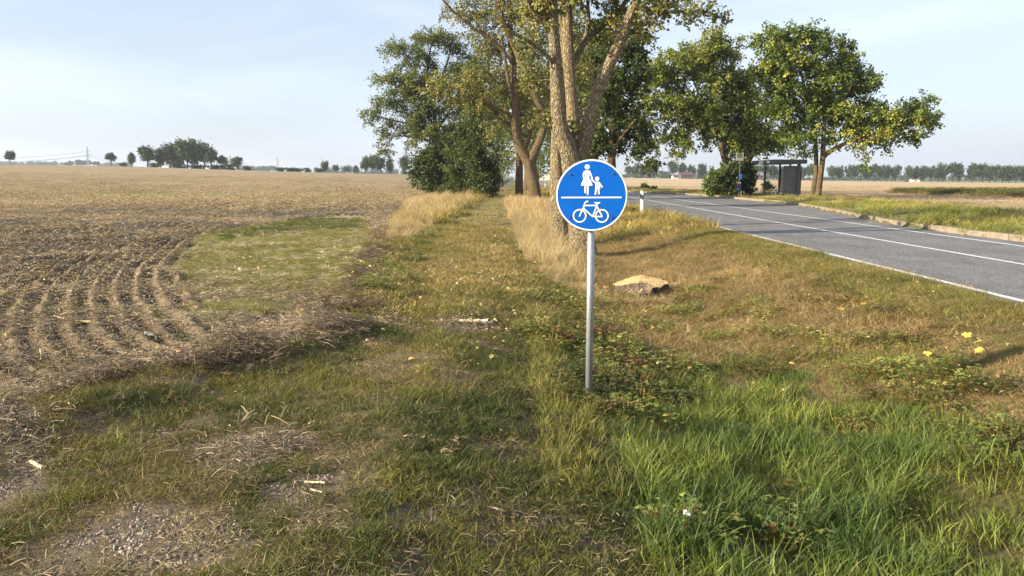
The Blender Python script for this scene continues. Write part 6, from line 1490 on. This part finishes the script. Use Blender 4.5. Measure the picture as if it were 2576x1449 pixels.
PY = [pylon(222, 416, 369, 950, 'tall lattice power pylon on the left horizon', .32), pylon(580, 428, 388, 1150, 'small pylon showing between the pointed and the round tree', .4), pylon(812, 434, 398, 1330, 'thin hazy pylon above the pale round tree', .4)]
r_, p_, h_ = PY[0]
def wires():
    pts = [(-420, None), None]
    ends = [(Vector((-760, 720, PY[0][1][2])), PY[0][2])] + [(pp, hh) for _, pp, hh in PY] + [(Vector((-190, 1650, PY[2][1][2] + 3)), PY[2][2])]
    n = 0
    for z, w, lv in ((.75, .17, 'highest'), (.54, .24, 'outer low'), (.54, .15, 'inner low')):
        for s in (-1, 1):
            polys = []
            for (a, ha), (b, hb) in zip(ends[:-1], ends[1:]):
                d = 24; P = []
                for i in range(d + 1):
                    t = i / d; q = a.lerp(b, t); h = ha * (1 - t) + hb * t; P.append((q.x + s * w * h, q.y, q.z + z * h - .035 * h - 4 * 13 * t * (1 - t) * (h / 23)))
                polys.append((np.array(P), np.full(d + 1, .10), 4))
            V, Q, B = tubes(polys); tag(link_mesh('power_line', np_mesh('power_line', V, Q), M['pylon']), lv + ' sagging power line on the ' + ('left' if s < 0 else 'right') + ' arms of the distant left pylons', 'power line', 'wires of the left power line')
wires()
def mast():
    Y = 1250; p = at(699, 430, Y); H = 32 * Y / F; root = empty('radio_mast', tuple(p), 'slim lattice mast standing alone above the shrub row', 'mast'); m = MB()
    for i in range(8):
        a, b = i / 8, (i + 1) / 8; w0, w1 = 1.5 * (1 - a) + .4, 1.5 * (1 - b) + .4
        for sx, sy in ((1, 1), (1, -1), (-1, -1), (-1, 1)): m.bar((sx * w0, sy * w0, a * H), (sx * w1, sy * w1, b * H), .35)
        m.bar((-w0, -w0, a * H), (w1, -w1, b * H), .25); m.bar((w0, -w0, a * H), (-w1, -w1, b * H), .25)
    m.build('lattice', M['pylon'], root); m = MB(); m.box((0, 0, H * .96), (2.2, 2.2, 2.0)); m.build('antenna_head', M['pylon'], root)
mast()
def portal():
    Y = 1100; p = at(2476, 445, Y); k = Y / F; root = empty('power_pylon', tuple(p), 'wide hazy pylon crossbeam rising over the distant avenue', 'pylon'); zt = 34 * k
    m = MB()
    for x in (-12, 12): m.bar((x * k, 0, 0), (x * .4 * k, 0, zt - 4 * k), .8)
    m.build('mast', M['pylon'], root); m = MB(); m.bar((-29 * k * .7, 0, zt - 1 * k), (29 * k * .7, 0, zt - 1 * k), .7); m.bar((-25 * k * .7, 0, zt - 4 * k), (25 * k * .7, 0, zt - 4 * k), .5)
    for i in range(7): m.bar(((-27 + 9 * i) * .7 * k, 0, zt - k), ((-27 + 9 * i) * .7 * k, 0, zt - 6 * k), .6)
    m.build('cross_arm', M['pylon'], root)
portal()

# buildings far off -------------------------------------------------------------
M['wall_white'] = simple('white_render', (.70, .66, .58), .9, noise=.08, nscale=.6); M['roof_red'] = simple('tiled_roof', (.085, .05, .042), .9, noise=.2, nscale=2); M['roof_grey'] = simple('grey_roof', (.16, .15, .14), .9, noise=.2, nscale=2); M['dark_win'] = simple('window_dark', (.03, .035, .04), .2)
M['wall_brown'] = simple('brown_wall', (.115, .08, .065), .9, noise=.15, nscale=1)
def house(px, base, top, wpx, Y, label, wall, roof, depth=8, cat='house', gable=True, nm='house', win=3, rz=0.0):
    k = Y / F; p = at(px, base, Y); W = wpx * k; H = (base - top) * k; hw = H * (.58 if gable else .86)
    root = empty(nm, tuple(p), label, cat, rz=rz)
    m = MB(); m.box((0, 0, hw / 2 - .3), (W, depth, hw + .6)); 
    if gable: m.add([(-W / 2, -depth / 2, hw), (-W / 2, depth / 2, hw), (-W / 2, 0, H - .15), (W / 2, -depth / 2, hw), (W / 2, depth / 2, hw), (W / 2, 0, H - .15)], [(0, 1, 2), (3, 4, 5)])
    wl_ = m.build('wall', wall, root)
    m = MB()
    if gable:
        e = .4
        for s in (-1, 1): m.poly([(-W / 2 - e, s * (depth / 2 + e), hw - e * .6), (W / 2 + e, s * (depth / 2 + e), hw - e * .6), (W / 2 + e, s * .02, H), (-W / 2 - e, s * .02, H)], thick=(0, 0, .18))
    else: m.box((0, 0, hw + .15), (W + .5, depth + .5, .3))
    m.build('roof', roof, root)
    for i in range(win):
        x = -W / 2 + W * (i + .5) / win; m = MB(); m.box((x, -depth / 2 - .02, hw * .55), (min(1.0, W / win * .45), .06, hw * .4)); m.build('window', M['dark_win'], root)
house(1698, 450, 440, 12, 540, 'small white cottage half hidden by trees on the right horizon', M['wall_white'], M['roof_red'], win=2)
house(1725, 449, 434, 30, 552, 'long farmhouse with a dark red roof among the distant trees', M['wall_brown'], M['roof_red'], win=4)
house(1905, 452, 433, 22, 550, 'brown barn with a shallow grey roof left of the shelter', M['wall_brown'], M['roof_grey'], cat='barn', nm='barn', win=2)
house(1369, 448, 434, 9, 240, 'tiny white gabled house at the far end of the road', M['wall_white'], M['roof_red'], depth=6, win=2, rz=1.57)
house(2300.5, 459, 450.2, 19, 515, 'pale cabin standing under the distant avenue trees', M['wall_white'], M['roof_grey'], depth=3, gable=False, cat='cabin', nm='cabin', win=1)
house(2278, 458.5, 455, 9, 512, 'low dark trailer left of the pale cabin', M['wall_brown'], M['roof_grey'], depth=2.5, gable=False, cat='trailer', nm='trailer', win=1)
def utility(px, base, top, Y, label, nm='utility_pole', r=.16, lamp=False):
    p = at(px, base, Y); H = (base - top) * Y / F; root = empty(nm, tuple(p), label, 'pole'); m = MB(); m.cyl((0, 0, -.5), (0, 0, H), r, r * .7, n=8); m.build('pole', M['kerb'] if not lamp else M['zinc'], root)
    m = MB()
    if lamp: m.box((-.5, 0, H), (1.2, .2, .1)); m.build('lamp_head', M['zinc'], root)
    else: m.box((0, 0, H - .4), (1.6, .1, .12)); m.build('cross_arm', M['kerb'], root)
utility(1660.5, 449, 430, 480, 'thin pale utility pole alone on the right horizon')
utility(1357.5, 452, 404, 165, 'thin street lamp between the poplar trunks at the far bend', 'street_lamp', .09, True)

# air ------------------------------------------------------------------------
def haze():
    m = bpy.data.materials.new('haze_air'); m.use_nodes = True; n, l = m.node_tree.nodes, m.node_tree.links; n.clear()
    out = n.new('ShaderNodeOutputMaterial'); v = n.new('ShaderNodeVolumePrincipled'); v.inputs['Density'].default_value = HAZE; v.inputs['Color'].default_value = (.80, .88, 1.0, 1); v.inputs['Anisotropy'].default_value = .2
    l.new(v.outputs[0], out.inputs['Volume'])
    mb = MB(); mb.box((0, 3600, 25), (11400, 8000, 95)); o = mb.build('haze', m); tag(o, kind='stuff')
HAZE = .00021
if HAZE > 0: haze()
